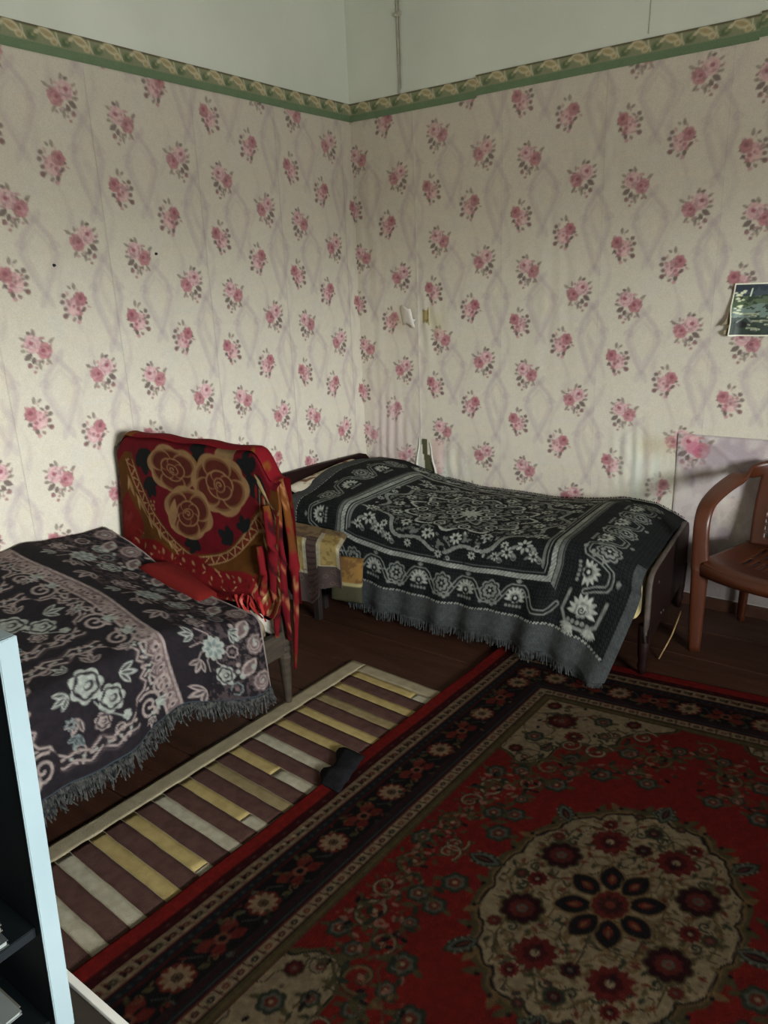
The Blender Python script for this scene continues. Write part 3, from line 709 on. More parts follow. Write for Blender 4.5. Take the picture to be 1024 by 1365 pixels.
    quad(0, .33, .05, rosette(.026, GRN, DR, 6)); quad(.12, .31, .05, redflower(.024)); quad(.245, .0, .05, rosette(.02, GRN)); quad(.225, .19, .04, rosette(.018, rgb(110, 40, 30))); quad(.06, .385, .04, rosette(.016, GRN))
    # central eight-petalled flower
    cx, cy = C0
    for k in range(8):
        a = PI / 8 + 2 * PI * k / 8; q = cv.sub(cx + .045 * math.cos(a), cy + .058 * math.sin(a), .11, math.atan2(math.sin(a) * 1.2, math.cos(a)))
        q.leaf(-.010, 0, .108, .074, 0, GLD); q.leaf(-.004, 0, .096, .062, 0, BLK); q.leaf(.018, 0, .044, .024, 0, rgb(124, 40, 28)); q.leaf(.030, 0, .026, .008, 0, GLD)
    q = cv.sub(cx, cy, .08); q.lobed(0, 0, .052, 12, .1, GLD, ry=.058); q.lobed(0, 0, .046, 12, .1, rgb(112, 34, 26), ry=.052); q.daisy(0, 0, .036, 9, rgb(60, 26, 22), GLD); q.lobed(0, 0, .014, 5, .2, rgb(130, 50, 36))
    cv.img *= (.46 * (1 + .16 * vn(X, Y, .012, .012, 85, 2) + .05 * vn(X, Y, .4, .4, 86)))[..., None]
    return cv
cv = carpet_canvas()
Kc = np.array([1.451, -.880]); EU = np.array([.9940, .1094]); EV = np.array([-.0450, -.9990])
def carpet_xy(u, v): return Kc[0] + EU[0] * u + EV[0] * v, Kc[1] + EU[1] * u + EV[1] * v
px, py = carpet_xy(cv.X + .006 * vn(cv.Y, cv.X * 0, .35, 1, 87) * (cv.X < .1), cv.Y)
hz = .012 + .0015 * vn(cv.X, cv.Y, .5, .4, 88) + .004 * np.exp(-(cv.X / .05) ** 2) * (1 + vn(cv.X, cv.Y, .1, .25, 89))
P, C = skirt(np.stack([px, py, hz], -1), cv.img, .0105)
P[..., 2] = np.maximum(P[..., 2], .0012)
carpet = gridmesh('carpet', P, C, M_CARPET)
tag(carpet, 'large red oriental carpet with a cream flowered medallion in front of the far bed', 'carpet')

# striped runner: a cream cloth ground with brown and pale strips sewn across it
M_RUN = pmat('cream_runner_cloth', rgb(138, 128, 104), 0.95, rgb(154, 144, 118), scale=25, bump=0.5, bscale=260, spec=0.05)
M_RBR = pmat('brown_runner_strip', rgb(74, 52, 47), 0.95, rgb(86, 63, 57), scale=30, bump=0.5, bscale=300, spec=0.05)
M_RYE = pmat('faded_yellow_strip', rgb(152, 134, 86), 0.95, rgb(168, 150, 100), scale=30, bump=0.5, bscale=300, spec=0.05)
M_RCR = pmat('pale_grey_strip', rgb(152, 146, 126), 0.95, rgb(172, 166, 146), scale=30, bump=0.5, bscale=300, spec=0.05)
M_ROL = pmat('olive_strip', rgb(124, 110, 78), 0.95, rgb(138, 124, 90), scale=30, bump=0.5, bscale=300, spec=0.05)
rug = tag(empty('runner_rug', (0.943, -1.381, 0), -0.049), 'narrow brown and cream striped runner lying beside the carpet edge', 'rug')
# local axes: x to the right across the runner, -y along it towards the camera
def sheet(name, x0, x1, y0, y1, z0, th, mat, parent, nx=16, ny=16, amp=.0012, seed=0, wx=None):
    bm = bmesh.new(); top = []; 
    xs = np.linspace(x0, x1, nx + 1); ys = np.linspace(y0, y1, ny + 1); XX, YY = np.meshgrid(xs, ys)
    rip = amp * vn(XX + 3, YY + 9, .09, .06, 91, 2) + amp * 1.2 * vn(XX + 3, YY + 9, .25, .22, 92, 2)
    edge = .0018 * vn(XX + 3, YY + 9, .05, .05, 93, 2)
    for j in range(ny + 1):
        row = []
        for i in range(nx + 1):
            e = edge[j, i]
            row.append((bm.verts.new((xs[i] + (e if i in (0, nx) else 0), ys[j] + (e if j in (0, ny) else 0), z0 + th + rip[j, i]))))
        top.append(row)
    for j in range(ny):
        for i in range(nx): bm.faces.new((top[j][i], top[j][i + 1], top[j + 1][i + 1], top[j + 1][i]))
    rim = top[0] + [r[-1] for r in top[1:]] + top[-1][-2::-1] + [r[0] for r in top[-2:0:-1]]
    low = [bm.verts.new((v.co.x, v.co.y, z0)) for v in rim]
    for k in range(len(rim)): bm.faces.new((rim[k], rim[(k + 1) % len(rim)], low[(k + 1) % len(rim)], low[k]))
    return bmobj(name, bm, mat, parent, True)
RL = 1.98
sheet('ground_cloth', 0.0, .484, -RL, 0.0, .001, .004, M_RUN, rug, 20, 70, .0008)
sheet('edge_band', 0.0, .074, -RL, 0.004, .005, .0025, M_RUN, rug, 6, 70, .0012)['label'] = 'cream edge band'
sheet('end_band', .070, .484, -.052, 0.004, .005, .0022, M_RUN, rug, 20, 5, .0010)['label'] = 'cream end band'
y = -.062
kinds = ['Y', 'Y', 'O', 'Y', 'Y', 'C', 'Y', 'O', 'Y', 'C', 'Y', 'Y', 'C', 'C', 'C', 'Y', 'C', 'Y']
mats = {'Y': M_RYE, 'O': M_ROL, 'C': M_RCR}
lab = {'Y': 'faded yellow strip', 'O': 'olive strip', 'C': 'pale grey strip'}
k = 0
while y > -RL + .12 and k < len(kinds):
    lw = .043 + rnd.uniform(-.003, .003); kd = kinds[k]
    cut = {0: .80, 6: .55, 8: .78, 10: .93}.get(k)
    if cut:
        xc = .085 + .397 * cut
        sheet('pale_strip', .082, xc, y - lw, y, .005, .0022, mats[kd], rug, 14, 3)['label'] = lab[kd]
        o2 = sheet('pale_strip', xc + .003, .482, y - lw, y - .002, .005, .0024, M_RCR, rug, 6, 3); o2['label'] = 'pale grey strip end'
    else:
        sheet('pale_strip', .082, .482, y - lw, y, .005, .0022, mats[kd], rug, 18, 3)['label'] = lab[kd]
    y -= lw + .0035
    bw = .064 + rnd.uniform(-.003, .004) - .0035
    sheet('brown_strip', .078, .482, y - bw, y, .005, .0026, M_RBR, rug, 18, 4)['label'] = 'brown strip'
    y -= bw + .0035; k += 1
# black bit of cloth lying at the carpet's edge
M_RAG = pmat('black_cloth', rgb(22, 22, 24), 0.95, rgb(32, 32, 34), scale=20, bump=0.4, bscale=200, spec=0.05)
bm = bmesh.new(); n_ = 12
vs2 = [[bm.verts.new((1.338 + .095 * i / 4 - .016 * math.sin(j * .9) * (i == 0) + .004 * j, -1.93 - .20 * j / n_, .021 + .010 * math.sin(PI * i / 4) * math.sin(PI * j / n_) + .003 * math.sin(j * 1.7 + i))) for i in range(5)] for j in range(n_ + 1)]
for j in range(n_):
    for i in range(4): bm.faces.new((vs2[j][i], vs2[j][i + 1], vs2[j + 1][i + 1], vs2[j + 1][i]))
rag = bmobj('cloth_scrap', bm, M_RAG, None, True); md = rag.modifiers.new('thick', 'SOLIDIFY'); md.thickness = .004; md.offset = -1
tag(rag, 'small black cloth scrap lying between the striped runner and the red carpet', 'cloth')

# ================================================================== FAR BED (along the back wall)
M_VARN = pmat('dark_red_varnished_wood', rgb(22, 9, 7), 0.55, rgb(31, 13, 10), scale=4, stretch=(1, 1, 7), bump=0.1, bscale=40, spec=0.2)
M_VEDGE = pmat('scuffed_wood_edge', rgb(58, 50, 44), 0.6, rgb(80, 70, 62), scale=20)
M_TICK = vmat('mattress_ticking', rough=0.9, bump=0.3, bscale=300)
bed = tag(empty('single_bed', (0.0, 0.0, 0.0)), 'dark red-brown wooden single bed standing along the back wall in the corner', 'bed')
# headboard: low panel with rounded corner at the wall
def hb_outline():
    return [(-.022, .05), (-.022, .53), (-.030, .563), (-.055, .590), (-.10, .603), (-.50, .622), (-.84, .632), (-.872, .62), (-.875, .05)]
bm = bmesh.new(); prism(bm, hb_outline(), 'x', .024, .050, .006); bmobj('headboard', bm, M_VARN, bed)
# footboard, slightly out of square
FB = lambda s, z: None
fb = bmesh.new()
foot0, foot1 = Vector((1.985, -.035, 0)), Vector((2.058, -.862, 0)); fd = (foot1 - foot0).normalized(); fn = Vector((-fd.y, fd.x, 0)); fn = fn if fn.x > 0 else -fn
def fpt(t, z, o): p = foot0 + fd * t + fn * o; return Vector((p.x, p.y, z))
LT = (foot1 - foot0).length
prof = [(0, .165), (0, .40), (.03, .445), (.08, .46), (LT - .06, .462), (LT - .02, .45), (LT, .42), (LT, .165)]
A = [fb.verts.new(fpt(t, z, 0)) for t, z in prof]; B = [fb.verts.new(fpt(t, z, .024)) for t, z in prof]
fb.faces.new(A); fb.faces.new(B[::-1])
for k in range(len(A)): fb.faces.new((A[k], A[(k + 1) % len(A)], B[(k + 1) % len(A)], B[k]))
bmobj('footboard', fb, M_VARN, bed)
fb = bmesh.new()
tube(fb, [fpt(.03, .447, .012), fpt(.08, .463, .012), fpt(LT - .06, .465, .012), fpt(LT - .02, .453, .012), fpt(LT, .42, .012), fpt(LT + .002, .25, .012), fpt(LT + .002, .168, .012)], .0125, 6, flat=.35)
o = bmobj('edge_trim', fb, M_VEDGE, bed, True); o['label'] = 'worn greyish edge of the footboard'
for t, z, nm in ((.33, .36, 0), (.55, .20, 0), (.60, .21, 0), (.70, .39, 0)):
    bm = bmesh.new(); c = fpt(t, z, .024); d = fn; tube(bm, [c, c + d * .003], .006, 8); bmobj('screw_cap', bm, M_VEDGE, bed)
for (cx, cy) in ((.045, -.05), (.045, -.85), (1.992, -.06), (2.058, -.84)):
    bm = bmesh.new(); lathe(bm, [(.0 if cy > -.5 or cx < 1 else .016, .013), (.03, .016), (.05, .022), (.07, .018), (.11, .024), (.235, .026)], cx, cy, 12); bmobj('leg', bm, M_VARN, bed, True)
for y in (-.04, -.855):
    bm = bmesh.new(); box(bm, .052, 1.99, y - .012, y + .012, .19, .30, .003); bmobj('side_rail', bm, M_VARN, bed)
for k in range(9):
    bm = bmesh.new(); x = .17 + k * .205; box(bm, x, x + .07, -.84, -.055, .236, .25, .002); bmobj('slat', bm, M_VARN, bed)

# mattress
def mattress(x0, x1, y0, y1, z0, z1, seed, base, parent=None, bev=.06, n1=60, n2=30):
    bm = bmesh.new(); box(bm, x0, x1, y0, y1, z0, z1, bev, 4)
    bmesh.ops.subdivide_edges(bm, edges=[e for e in bm.edges if e.calc_length() > .3], cuts=24, use_grid_fill=True)
    for v in bm.verts:
        k = math.sin(v.co.x * 9 + seed) * math.sin(v.co.y * 8 + seed) * .006; v.co.z += k
    o = bmobj('mattress', bm, M_TICK, parent, True)
    co = np.empty(len(o.data.vertices) * 3); o.data.vertices.foreach_get('co', co); co = co.reshape(-1, 3)
    n = vn(co[:, 0] + co[:, 2], co[:, 1] + co[:, 2], .06, .06, seed)
    C = base * np.where(n[:, None] > .25, .62, 1.0); setcol(o.data, C)
    return o
mt = mattress(.06, 2.015, -.905, -.035, .252, .435, 5, rgb(196, 178, 128))
# align its foot with the skewed footboard
for v in mt.data.vertices:
    v.co.x = .055 + (v.co.x - .06) * (1.915 + (-v.co.y) * .085) / 1.955
tag(mt, 'cream patterned mattress peeping out under the black bedspread', 'mattress')

# pillow: cream with brown print, only a corner shows
def cushion(name, w, d, h, mat, C=None, n=22, pinch=.12):
    """pillow mesh centred at origin, lying flat; returns object"""
    U = np.linspace(-1, 1, n); X, Y = np.meshgrid(U, U)
    k = np.clip((1 - X ** 4) * (1 - Y ** 4), 0, 1) ** .45
    px_ = X * (1 - pinch * (1 - X ** 2) * 0 - pinch * Y ** 2 * .5 * (1 - np.abs(X)) ) * w / 2 * (1 - .06 * (1 - Y ** 2) * (np.abs(X) > .95)); py_ = Y * d / 2 * (1 - pinch * .5 * (1 - X ** 2) * 0)
    zz = k * h / 2 * (1 + .12 * vn(X + 3, Y + 3, .5, .6, 101))
    me = bpy.data.meshes.new(name)
    top = np.stack([px_, py_, zz], -1).reshape(-1, 3); bot = np.stack([px_, py_, -zz * .75], -1).reshape(-1, 3)
    V = np.concatenate([top, bot]); F = []
    for s_ in (0, 1):
        for j in range(n - 1):
            for i in range(n - 1):
                a = s_ * n * n + j * n + i; q = (a, a + 1, a + n + 1, a + n); F.append(q if s_ == 0 else q[::-1])
    me.from_pydata(V.tolist(), [], F); o = link(name, me, mat, None, True)
    bm = bmesh.new(); bm.from_mesh(me); bmesh.ops.remove_doubles(bm, verts=bm.verts, dist=.0005); bm.to_mesh(me); bm.free()
    co = np.empty(len(me.vertices) * 3); me.vertices.foreach_get('co', co); co = co.reshape(-1, 3)
    setcol(me, np.tile(np.asarray(C if C is not None else rgb(200, 190, 170)), (len(co), 1)) if C is None or np.ndim(C) == 1 else C(co))
    return o
def pil_print(co):
    n = vn(co[:, 0] + 5, co[:, 1] + 5, .035, .035, 103); C = np.tile(rgb(206, 198, 176), (len(co), 1)); C[n > .30] = rgb(120, 84, 60); C[n < -.45] = rgb(150, 140, 110); return C
pl = cushion('pillow', .30, .60, .085, M_TICK, pil_print, 40); pl.location = (.185, -.49, .518); pl.rotation_euler = (0.06, .34, .03)
tag(pl, 'cream printed pillow with one corner showing at the dark headboard', 'pillow')

# ---- black and grey woven bedspread
BK = rgb(19, 22, 22); GY = rgb(118, 122, 115); LG = rgb(158, 162, 152); MG = rgb(76, 80, 77); HG = rgb(58, 61, 61)
LA, LB = 1.925, 1.285
def spread2():
    cv = Canvas(0, 0, LA, LB, .0046, BK); X, Y = cv.X, cv.Y
    cv.put(((np.sin(X * 2 * PI / .013) * np.sin(Y * 2 * PI / .013)) > .35).astype(float), rgb(44, 47, 46), .8)
    A0, A1, B0, B1 = .41, 1.555, .145, .985
    # grey hem on all sides
    dh = np.minimum(np.minimum(X, LA - X), np.minimum(Y + .1, LB - Y)); hem = .125
    hx_ = np.minimum(X / .085, np.where(Y > .80, (LA - X) / .038, 9)); hy_ = (LB - Y) / .115; hd = np.minimum(hx_, hy_)
    cv.put((hd < 1).astype(float), HG); cv.put(((hd < 1) & (np.sin(X * 900) * np.sin(Y * 900) > 0)).astype(float), MG, .5)
    cv.put(((np.abs(hd - 1.03) < .05) & (np.sin((X + Y) * 2 * PI / .016) > -.2)).astype(float), LG, .9)
    # rectangular key band round the centre panel
    ex = np.maximum(A0 - X, X - A1); ey = np.maximum(B0 - Y, Y - B1); e = np.maximum(ex, ey)
    def kb(a, b, c, al=1.0): cv.put(((e > a) & (e < b)).astype(float), c, al)
    side = (ex > ey)
    kb(-.052, .0, MG, .0)
    cv.put(((e > -.012) & (e < .012)).astype(float), GY); cv.put(((e > -.012) & (e < .012) & (np.sin((X + Y) * 2 * PI / .018) > .45)).astype(float), LG)
    cv.put(((e > -.030) & (e < -.022)).astype(float) * side, GY); cv.put(((e > -.050) & (e < -.036)).astype(float) * side, GY, .8); cv.put(((e > .016) & (e < .034)).astype(float) * side, GY, .8); cv.put(((e > .040) & (e < .046)).astype(float) * side, MG)
    cv.put(((e > -.024) & (e < -.018)).astype(float) * ~side, MG)
    # vine border with rosettes and bright flowers
    def ros(q, r=.056):
        q.lobed(0, 0, r, 8, .2, GY); q.lobed(0, 0, r * .82, 8, .2, BK); q.lobed(0, 0, r * .68, 8, .22, GY); q.daisy(0, 0, r * .42, 6, BK, LG, w=.5)
        for a in (2.2, 1.2, .9): q.ell(r * 1.15 * math.cos(a), r * 1.15 * math.sin(a), r * .2, r * .16, 0, GY)
    def bright(q, r=.050):
        for k in range(9): a = -.2 + (PI + .4) * k / 8; q.leaf(0, 0, r * 1.05, r * .34, -a, LG)
        q.lobed(0, 0, r * .52, 7, .2, GY); q.lobed(0, .002, r * .36, 5, .2, BK); q.ell(0, 0, r * .16, r * .16, 0, LG)
        for k in range(5): q.ell(-r * .7 + k * r * .35, r * .75, r * .15, r * .15, 0, GY)
    def vine(x0, y0, x1, y1, per, amp, flip=1, ph=0.0, stag=0.0):
        L = math.hypot(x1 - x0, y1 - y0); n = max(2, int(round(L / per))); a = math.atan2(y1 - y0, x1 - x0); ca, sa = math.cos(a), math.sin(a)
        N = n * 14; pts = []
        for k in range(N + 1):
            t = L * k / N; w = amp * math.sin(2 * PI * n * t / L + ph) * flip; w = max(-amp * .85, min(amp * .85, w * 1.3)); pts.append((x0 + ca * t - sa * w, y0 + sa * t + ca * w))
        for k in range(0, N, 7):
            seg = pts[k:k + 8]; cx = seg[len(seg) // 2][0]; cy = seg[len(seg) // 2][1]; q = cv.sub(cx, cy, .10)
            if q is None: continue
            loc = [(p[0] - cx, p[1] - cy) for p in seg]
            q.line(loc, .024, GY); q.line(loc, .010, BK)
        for k in range(n):
            for h, f, sg in ((.25, ros, -1), (.75, bright, 1)):
                t = L * (k + h - ph / (2 * PI)) / n
                if t < 0 or t > L: continue
                w = -amp * .30 * sg * flip * -1 * 0; cx = x0 + ca * t - sa * w; cy = y0 + sa * t + ca * w
                w2 = (amp * (-.05 - stag) if sg < 0 else amp * (.15 + stag)) * flip
                q = cv.sub(cx - sa * w2, cy + ca * w2, .09, a, 1, 1)
                if q is not None:
                    if flip < 0: q.Y = -q.Y
                    f(q)
                # leaf sprays at the wave crests
                w3 = amp * 1.15 * (-1 if sg < 0 else 1) * flip
                q = cv.sub(cx - sa * w3 * -1, cy + ca * w3 * -1, .05, a)
                if q is not None:
                    for aa in (-2.4, -1.9, -1.57, -1.2, -.7): q.leaf(0, 0, .022, .007, aa * flip, GY)
    vine(.30, 1.080, 1.62, 1.080, .27, .052, 1, PI)
    vine(.235, .10, .235, 1.0, .27, .06, -1, .3, .25)
    vine(1.745, .08, 1.745, 1.0, .26, .07, 1, .3, .35)
    vine(.30, .06, 1.62, .06, .235, .035, -1, PI)
    for cx_, cy_ in ((.235, 1.075), (1.735, 1.07)):
        q = cv.sub(cx_, cy_, .12)
        q.line([(-.075 , -.06), (-.085, .02), (-.05, .065), (.03, .07), (.075, .03), (.085, -.06)], .014, GY); bright(q, .062); q.lobed(0, 0, .024, 5, .2, LG); q.spiral(0, 0, .017, 1.3, .005, BK)
        for k in range(7):
            a = PI / 2 - .9 + 1.8 * k / 6; q.leaf(-.03, .055, .05, .012, a + .3, LG); q.leaf(.055, .05, .04, .012, a - .3, LG)
    # centre panel: corner sprays, big medallion
    C0 = ((A0 + A1) / 2, (B0 + B1) / 2); HX, HY = (A1 - A0) / 2, (B1 - B0) / 2
    x = (X - C0[0]) / HX; y = (Y - C0[1]) / HY; r = np.hypot(x, y); th = np.arctan2(y, x)
    inn = (e < -.05)
    fill = inn & (r < .80 + .05 * np.cos(12 * th))
    cv.put((fill & (vn(X, Y, .016, .016, 111, 2) > .02)).astype(float), GY, .75)
    for rad, w, c in ((.84, .022, GY), (.60, .030, BK), (.56, .018, LG), (.34, .030, BK), (.30, .02, GY)):
        R_2 = rad + .05 * np.cos(12 * th); cv.put((inn & (np.abs(r - R_2) < w)).astype(float), c)
    rr = random.Random(5)
    def el(cx, cy, R): return cv.sub(cx, cy, R)
    for ring, n, rz, f in ((.70, 16, .034, 'b'), (.46, 12, .034, 'o'), (.18, 8, .03, 'o'), (.90, 18, .022, 'b')):
        for k in range(n):
            a = 2 * PI * (k + .5) / n; q = el(C0[0] + ring * HX * math.cos(a), C0[1] + ring * HY * math.sin(a), .06)
            q.lobed(0, 0, rz * 1.15, 6, .15, BK)
            if f == 'b':
                q.daisy(0, 0, rz, 8, LG, BK, w=.4)
            else: q.lobering(0, 0, rz * .8, 6, .12, .010, LG); q.ell(0, 0, rz * .3, rz * .3, 0, GY)
    for k in range(150):
        a = rr.uniform(0, 2 * PI); ra = math.sqrt(rr.uniform(.02, .95)); q = el(C0[0] + ra * HX * math.cos(a), C0[1] + ra * HY * math.sin(a), .035)
        if rr.random() < .5: q.leaf(0, 0, rr.uniform(.02, .035), .011, rr.uniform(0, 6.3), rr.choice((LG, BK, GY)))
        else: q.spiral(0, 0, rr.uniform(.012, .02), 1.1, .005, rr.choice((LG, BK)), ph=rr.uniform(0, 6))
    q = el(*C0, .14); q.lobed(0, 0, .075, 9, .16, BK, ry=.062); q.daisy(0, 0, .066, 10, LG, BK, w=.34); q.lobed(0, 0, .022, 6, .2, LG)
    for sx_ in (-1, 1):
        for sy_ in (-1, 1):
            for dx, dy, rz in ((.80, .74, .045), (.66, .84, .034), (.88, .52, .034), (.9, .86, .03), (.55, .9, .026)):
                q = el(C0[0] + sx_ * dx * HX * .93, C0[1] + sy_ * dy * HY * .92, .07)
                q.daisy(0, 0, rz * .9, 7, LG, BK, w=.4, ph=dx); q.leaf(rz * .6, 0, rz, rz * .4, .6, GY); q.leaf(-rz * .6, 0, rz, rz * .4, 2.6, GY)
                q.spiral(rz * .9, rz * .6, .014, 1.1, .005, GY)
    cv.img *= (1 + .12 * vn(X, Y, .01, .01, 112, 1))[..., None]
    return cv
cv = spread2()
F2 = lambda x: np.interp(x, [.08, .16, .32, .48, .62, .85, 1.3, 1.55, 1.72, 1.88, 1.98, 2.06], [.600, .607, .604, .566, .527, .500, .497, .520, .548, .540, .505, .470])
def surf2(a, b, n=0.0):
    x = .125 + a
    sh = .085
    bt = .79; th = np.clip((b - bt) / sh, 0, PI / 2); dr = np.maximum(b - bt - sh * PI / 2, 0)
    yy = -.03 - np.minimum(b, bt)
    cross = -.03 * sstep(.25, .0, b) + .006 * np.sin(PI * np.clip(b / bt, 0, 1))
    head = -.070 * sstep(.45, .80, b) * sstep(.45, .10, a)      # pillow is lower at the front
    z0 = F2(x) + cross + head + .004 * vn(a, b, .25, .2, 113)
    drt = np.clip(dr / .33, 0, 1)
    z0 = z0 + .0
    foldx = np.sin(a * 21 + .8 * np.sin(a * 5)) * .5 + .5 * np.sin(a * 37 + 1)
    y = yy - sh * np.sin(th) - .085 * drt - .018 * drt * foldx * (1 + .8 * sstep(1.2, 1.9, a))
    ext = 1 + .10 * np.interp(a, [0, .4, 1.3, 1.8, 1.925], [0, 0, .3, 1.0, 1.2])
    z = z0 - sh * (1 - np.cos(th)) - .88 * dr * ext * np.interp(a, [0, .3, .5, 1.3, 1.6, 1.925], [1.0, 1.05, 1.10, 1.0, 1.12, 1.20])
    # foot edge tucks in above the board and slants back on the hanging corner
    x = x + sstep(.86, 1.0, b) * .012 * np.interp(a, [1.5, 1.925], [0, 1]) - .105 * drt * np.interp(a, [1.0, 1.925], [0, 1]) + .03 * drt * np.interp(a, [0, .5], [1, 0])
    y = y - .035 * drt * np.interp(a, [1.4, 1.925], [0, 1])
    x = np.where(b < .8, x - np.interp(b, [0, .8], [.055, 0]) * np.interp(a, [1.4, 1.925], [0, 1]), x)
    z = np.maximum(z, .03)
    return np.stack([x, y, z], -1)
P = surf2(cv.X, cv.Y)
sp2 = gridmesh('bedspread', P, cv.img, M_CLOTH)
tag(sp2, 'black bedspread with pale grey medallion and vine borders on the far bed', 'bedspread')
def fringe(name, base, dirn, length, mat, parent, r0=.0022, seed=1, curl=.006):
    """base: list of points along the hem; dirn: hanging direction"""
    rr = random.Random(seed); V, Fc = [], []
    for p in base:
        p = Vector(p); L = length * rr.uniform(.7, 1.25); q = [p]; sidex = Vector((rr.uniform(-1, 1), rr.uniform(-1, 1), 0)) * curl
        for k in range(1, 4): q.append(p + Vector(dirn) * L * k / 3 + sidex * k / 2 * rr.uniform(.4, 1.4))
        i0 = len(V)
        for k, c in enumerate(q):
            r = r0 * (1.3 if k == 0 else 1.0)
            for m in range(3): V.append((c.x + r * math.cos(2.094 * m), c.y + r * math.sin(2.094 * m), max(c.z, .004)))
        for k in range(3):
            for m in range(3): a = i0 + k * 3 + m; b_ = i0 + k * 3 + (m + 1) % 3; Fc.append((a, b_, b_ + 3, a + 3))
    me = bpy.data.meshes.new(name); me.from_pydata(V, [], Fc)
    return tag(link(name, me, mat, parent), kind='stuff')
M_FR2 = pmat('grey_fringe', rgb(44, 47, 47), 0.95, rgb(72, 75, 74), scale=60, spec=.05)
aa = np.linspace(0, LA, 420); fringe('fringe', surf2(aa, np.full_like(aa, LB)), (0, 0, -1), .045, M_FR2, sp2, seed=2)
bb = np.linspace(.05, .80, 110); pts = surf2(np.full_like(bb, .0) + .3, bb)
aa = np.linspace(.5, LA - .02, 220); fringe('fringe', surf2(aa, np.full_like(aa, .004)) + np.array([0, .0, .004]), (0, .15, .55), .012, pmat('black_fringe', rgb(26, 28, 28), .95), sp2, seed=3, curl=.003)

# straw sticking out beneath the footboard
M_STRAW = pmat('dry_straw', rgb(150, 120, 80), 0.7, rgb(170, 140, 96), scale=30)
bm = bmesh.new(); tube(bm, [(2.075, -.66, .004), (2.092, -.60, .060), (2.10, -.575, .088), (2.098, -.44, .150)], .0035, 6)
tag(bmobj('straw', bm, M_STRAW, None, True), 'thin dry stalk leaning against the dark footboard of the far bed', 'stalk')

# ================================================================== NEAR BED (along the left wall)
M_OLD = pmat('worn_grey_brown_wood', rgb(46, 38, 29), 0.75, rgb(64, 54, 42), scale=6, stretch=(1, 1, 8), bump=0.2, bscale=60)
M_PANEL = pmat('dark_brown_panel', rgb(54, 38, 28), 0.6, rgb(72, 52, 38), scale=5, stretch=(1, 1, 6))
bed1 = tag(empty('single_bed', (0, 0, 0)), 'worn grey-brown wooden single bed along the left wall with a draped end', 'bed')
def post(x, y, top):
    bm = bmesh.new()
    lathe(bm, [(.0, .013), (.04, .016), (.10, .019), (.19, .024), (.215, .030), (.235, .024), (.25, .030), (.265, .026)], x, y, 14)
    box(bm, x - .021, x + .021, y - .019, y + .019, .262, top, .005)
    lathe(bm, [(top - .001, .020), (top + .010, .014), (top + .018, .004)], x, y, 12)
    return bmobj('post', bm, M_OLD, bed1, False)
YE = -1.790
post(.935, YE, .945); post(.045, YE, .985)
bm = bmesh.new(); prism(bm, [(.072, .32), (.072, .93), (.10, .975), (.16, .995), (.80, .995), (.875, .975), (.908, .93), (.908, .32)], 'y', YE - .010, YE + .012, .004); bmobj('end_panel', bm, M_PANEL, bed1)
bm = bmesh.new(); box(bm, .07, .91, YE - .014, YE + .014, .285, .34, .004); bmobj('cross_rail', bm, M_OLD, bed1)
YF = -3.72
for x in (.045, .935):
    bm = bmesh.new(); lathe(bm, [(.0, .013), (.10, .019), (.19, .024), (.25, .030)], x, YF, 12); box(bm, x - .026, x + .026, YF - .02, YF + .02, .25, .72, .006); bmobj('post', bm, M_OLD, bed1)
bm = bmesh.new(); box(bm, .072, .908, YF - .01, YF + .01, .32, .70, .004); bmobj('end_panel', bm, M_PANEL, bed1)
for x in (.045, .948):
    bm = bmesh.new(); box(bm, x - .012, x + .012, YF + .021, YE - .023, .235, .335, .004); bmobj('side_rail', bm, M_OLD, bed1)
for k in range(8):
    bm = bmesh.new(); yy = -1.95 - k * .23; box(bm, .058, .934, yy - .04, yy + .04, .255, .268, .002); bmobj('slat', bm, M_OLD, bed1)
mt1 = mattress(.055, .925, -3.68, -1.845, .27, .405, 9, rgb(150, 132, 108)); tag(mt1, 'thin mattress hidden under the dark flowered spread on the near bed', 'mattress')

LP, LQ = 1.62, 1.23      # cloth: p along the bed away from the board, q from the wall towards the room
E1 = lambda x: np.interp(x, [.0, .05, .2, .41, .57, .74, .92, .96], [.650, .645, .600, .530, .492, .466, .446, .436])
G1_ = lambda x: np.interp(x, [.0, .10, .3, .5, .75, .93, .96], [.680, .676, .648, .615, .580, .552, .545])
def surf1(p, q):
    bend, sh = .885, .045
    x = .035 + np.minimum(q, bend); th = np.clip((q - bend) / sh, 0, PI / 2); dr = np.maximum(q - bend - sh * PI / 2, 0)
    w = sstep(.0, .42, p)
    z = E1(x) * (1 - w) + G1_(x) * w - .03 * sstep(.7, 1.6, p)
    z = z + .006 * vn(p, q, .22, .2, 121) + .010 * np.exp(-((p - .36) / .05) ** 2) * sstep(.9, .3, q) + .008 * np.exp(-((p - .62 + .2 * q) / .07) ** 2)
    drt = np.clip(dr / .27, 0, 1)
    fold = np.sin(p * 19 + 2.2 * np.sin(p * 3)) * .014 + np.sin(p * 43) * .004
    x = x + sh * np.sin(th) + .020 * drt + fold * drt + .05 * drt * sstep(.25, 1.2, p)
    z = z - sh * (1 - np.cos(th)) - dr * (.90 + .06 * np.sin(p * 11))
    y = -1.925 - p + .018 * sstep(.9, .0, q) * np.sin(q * 7) * sstep(.2, 0, p)
    return np.stack([x, y, z], -1)
AU = rgb(30, 26, 29); TP = rgb(132, 120, 114); CG = rgb(132, 136, 127); MV = rgb(90, 76, 74); TL = rgb(98, 108, 106)
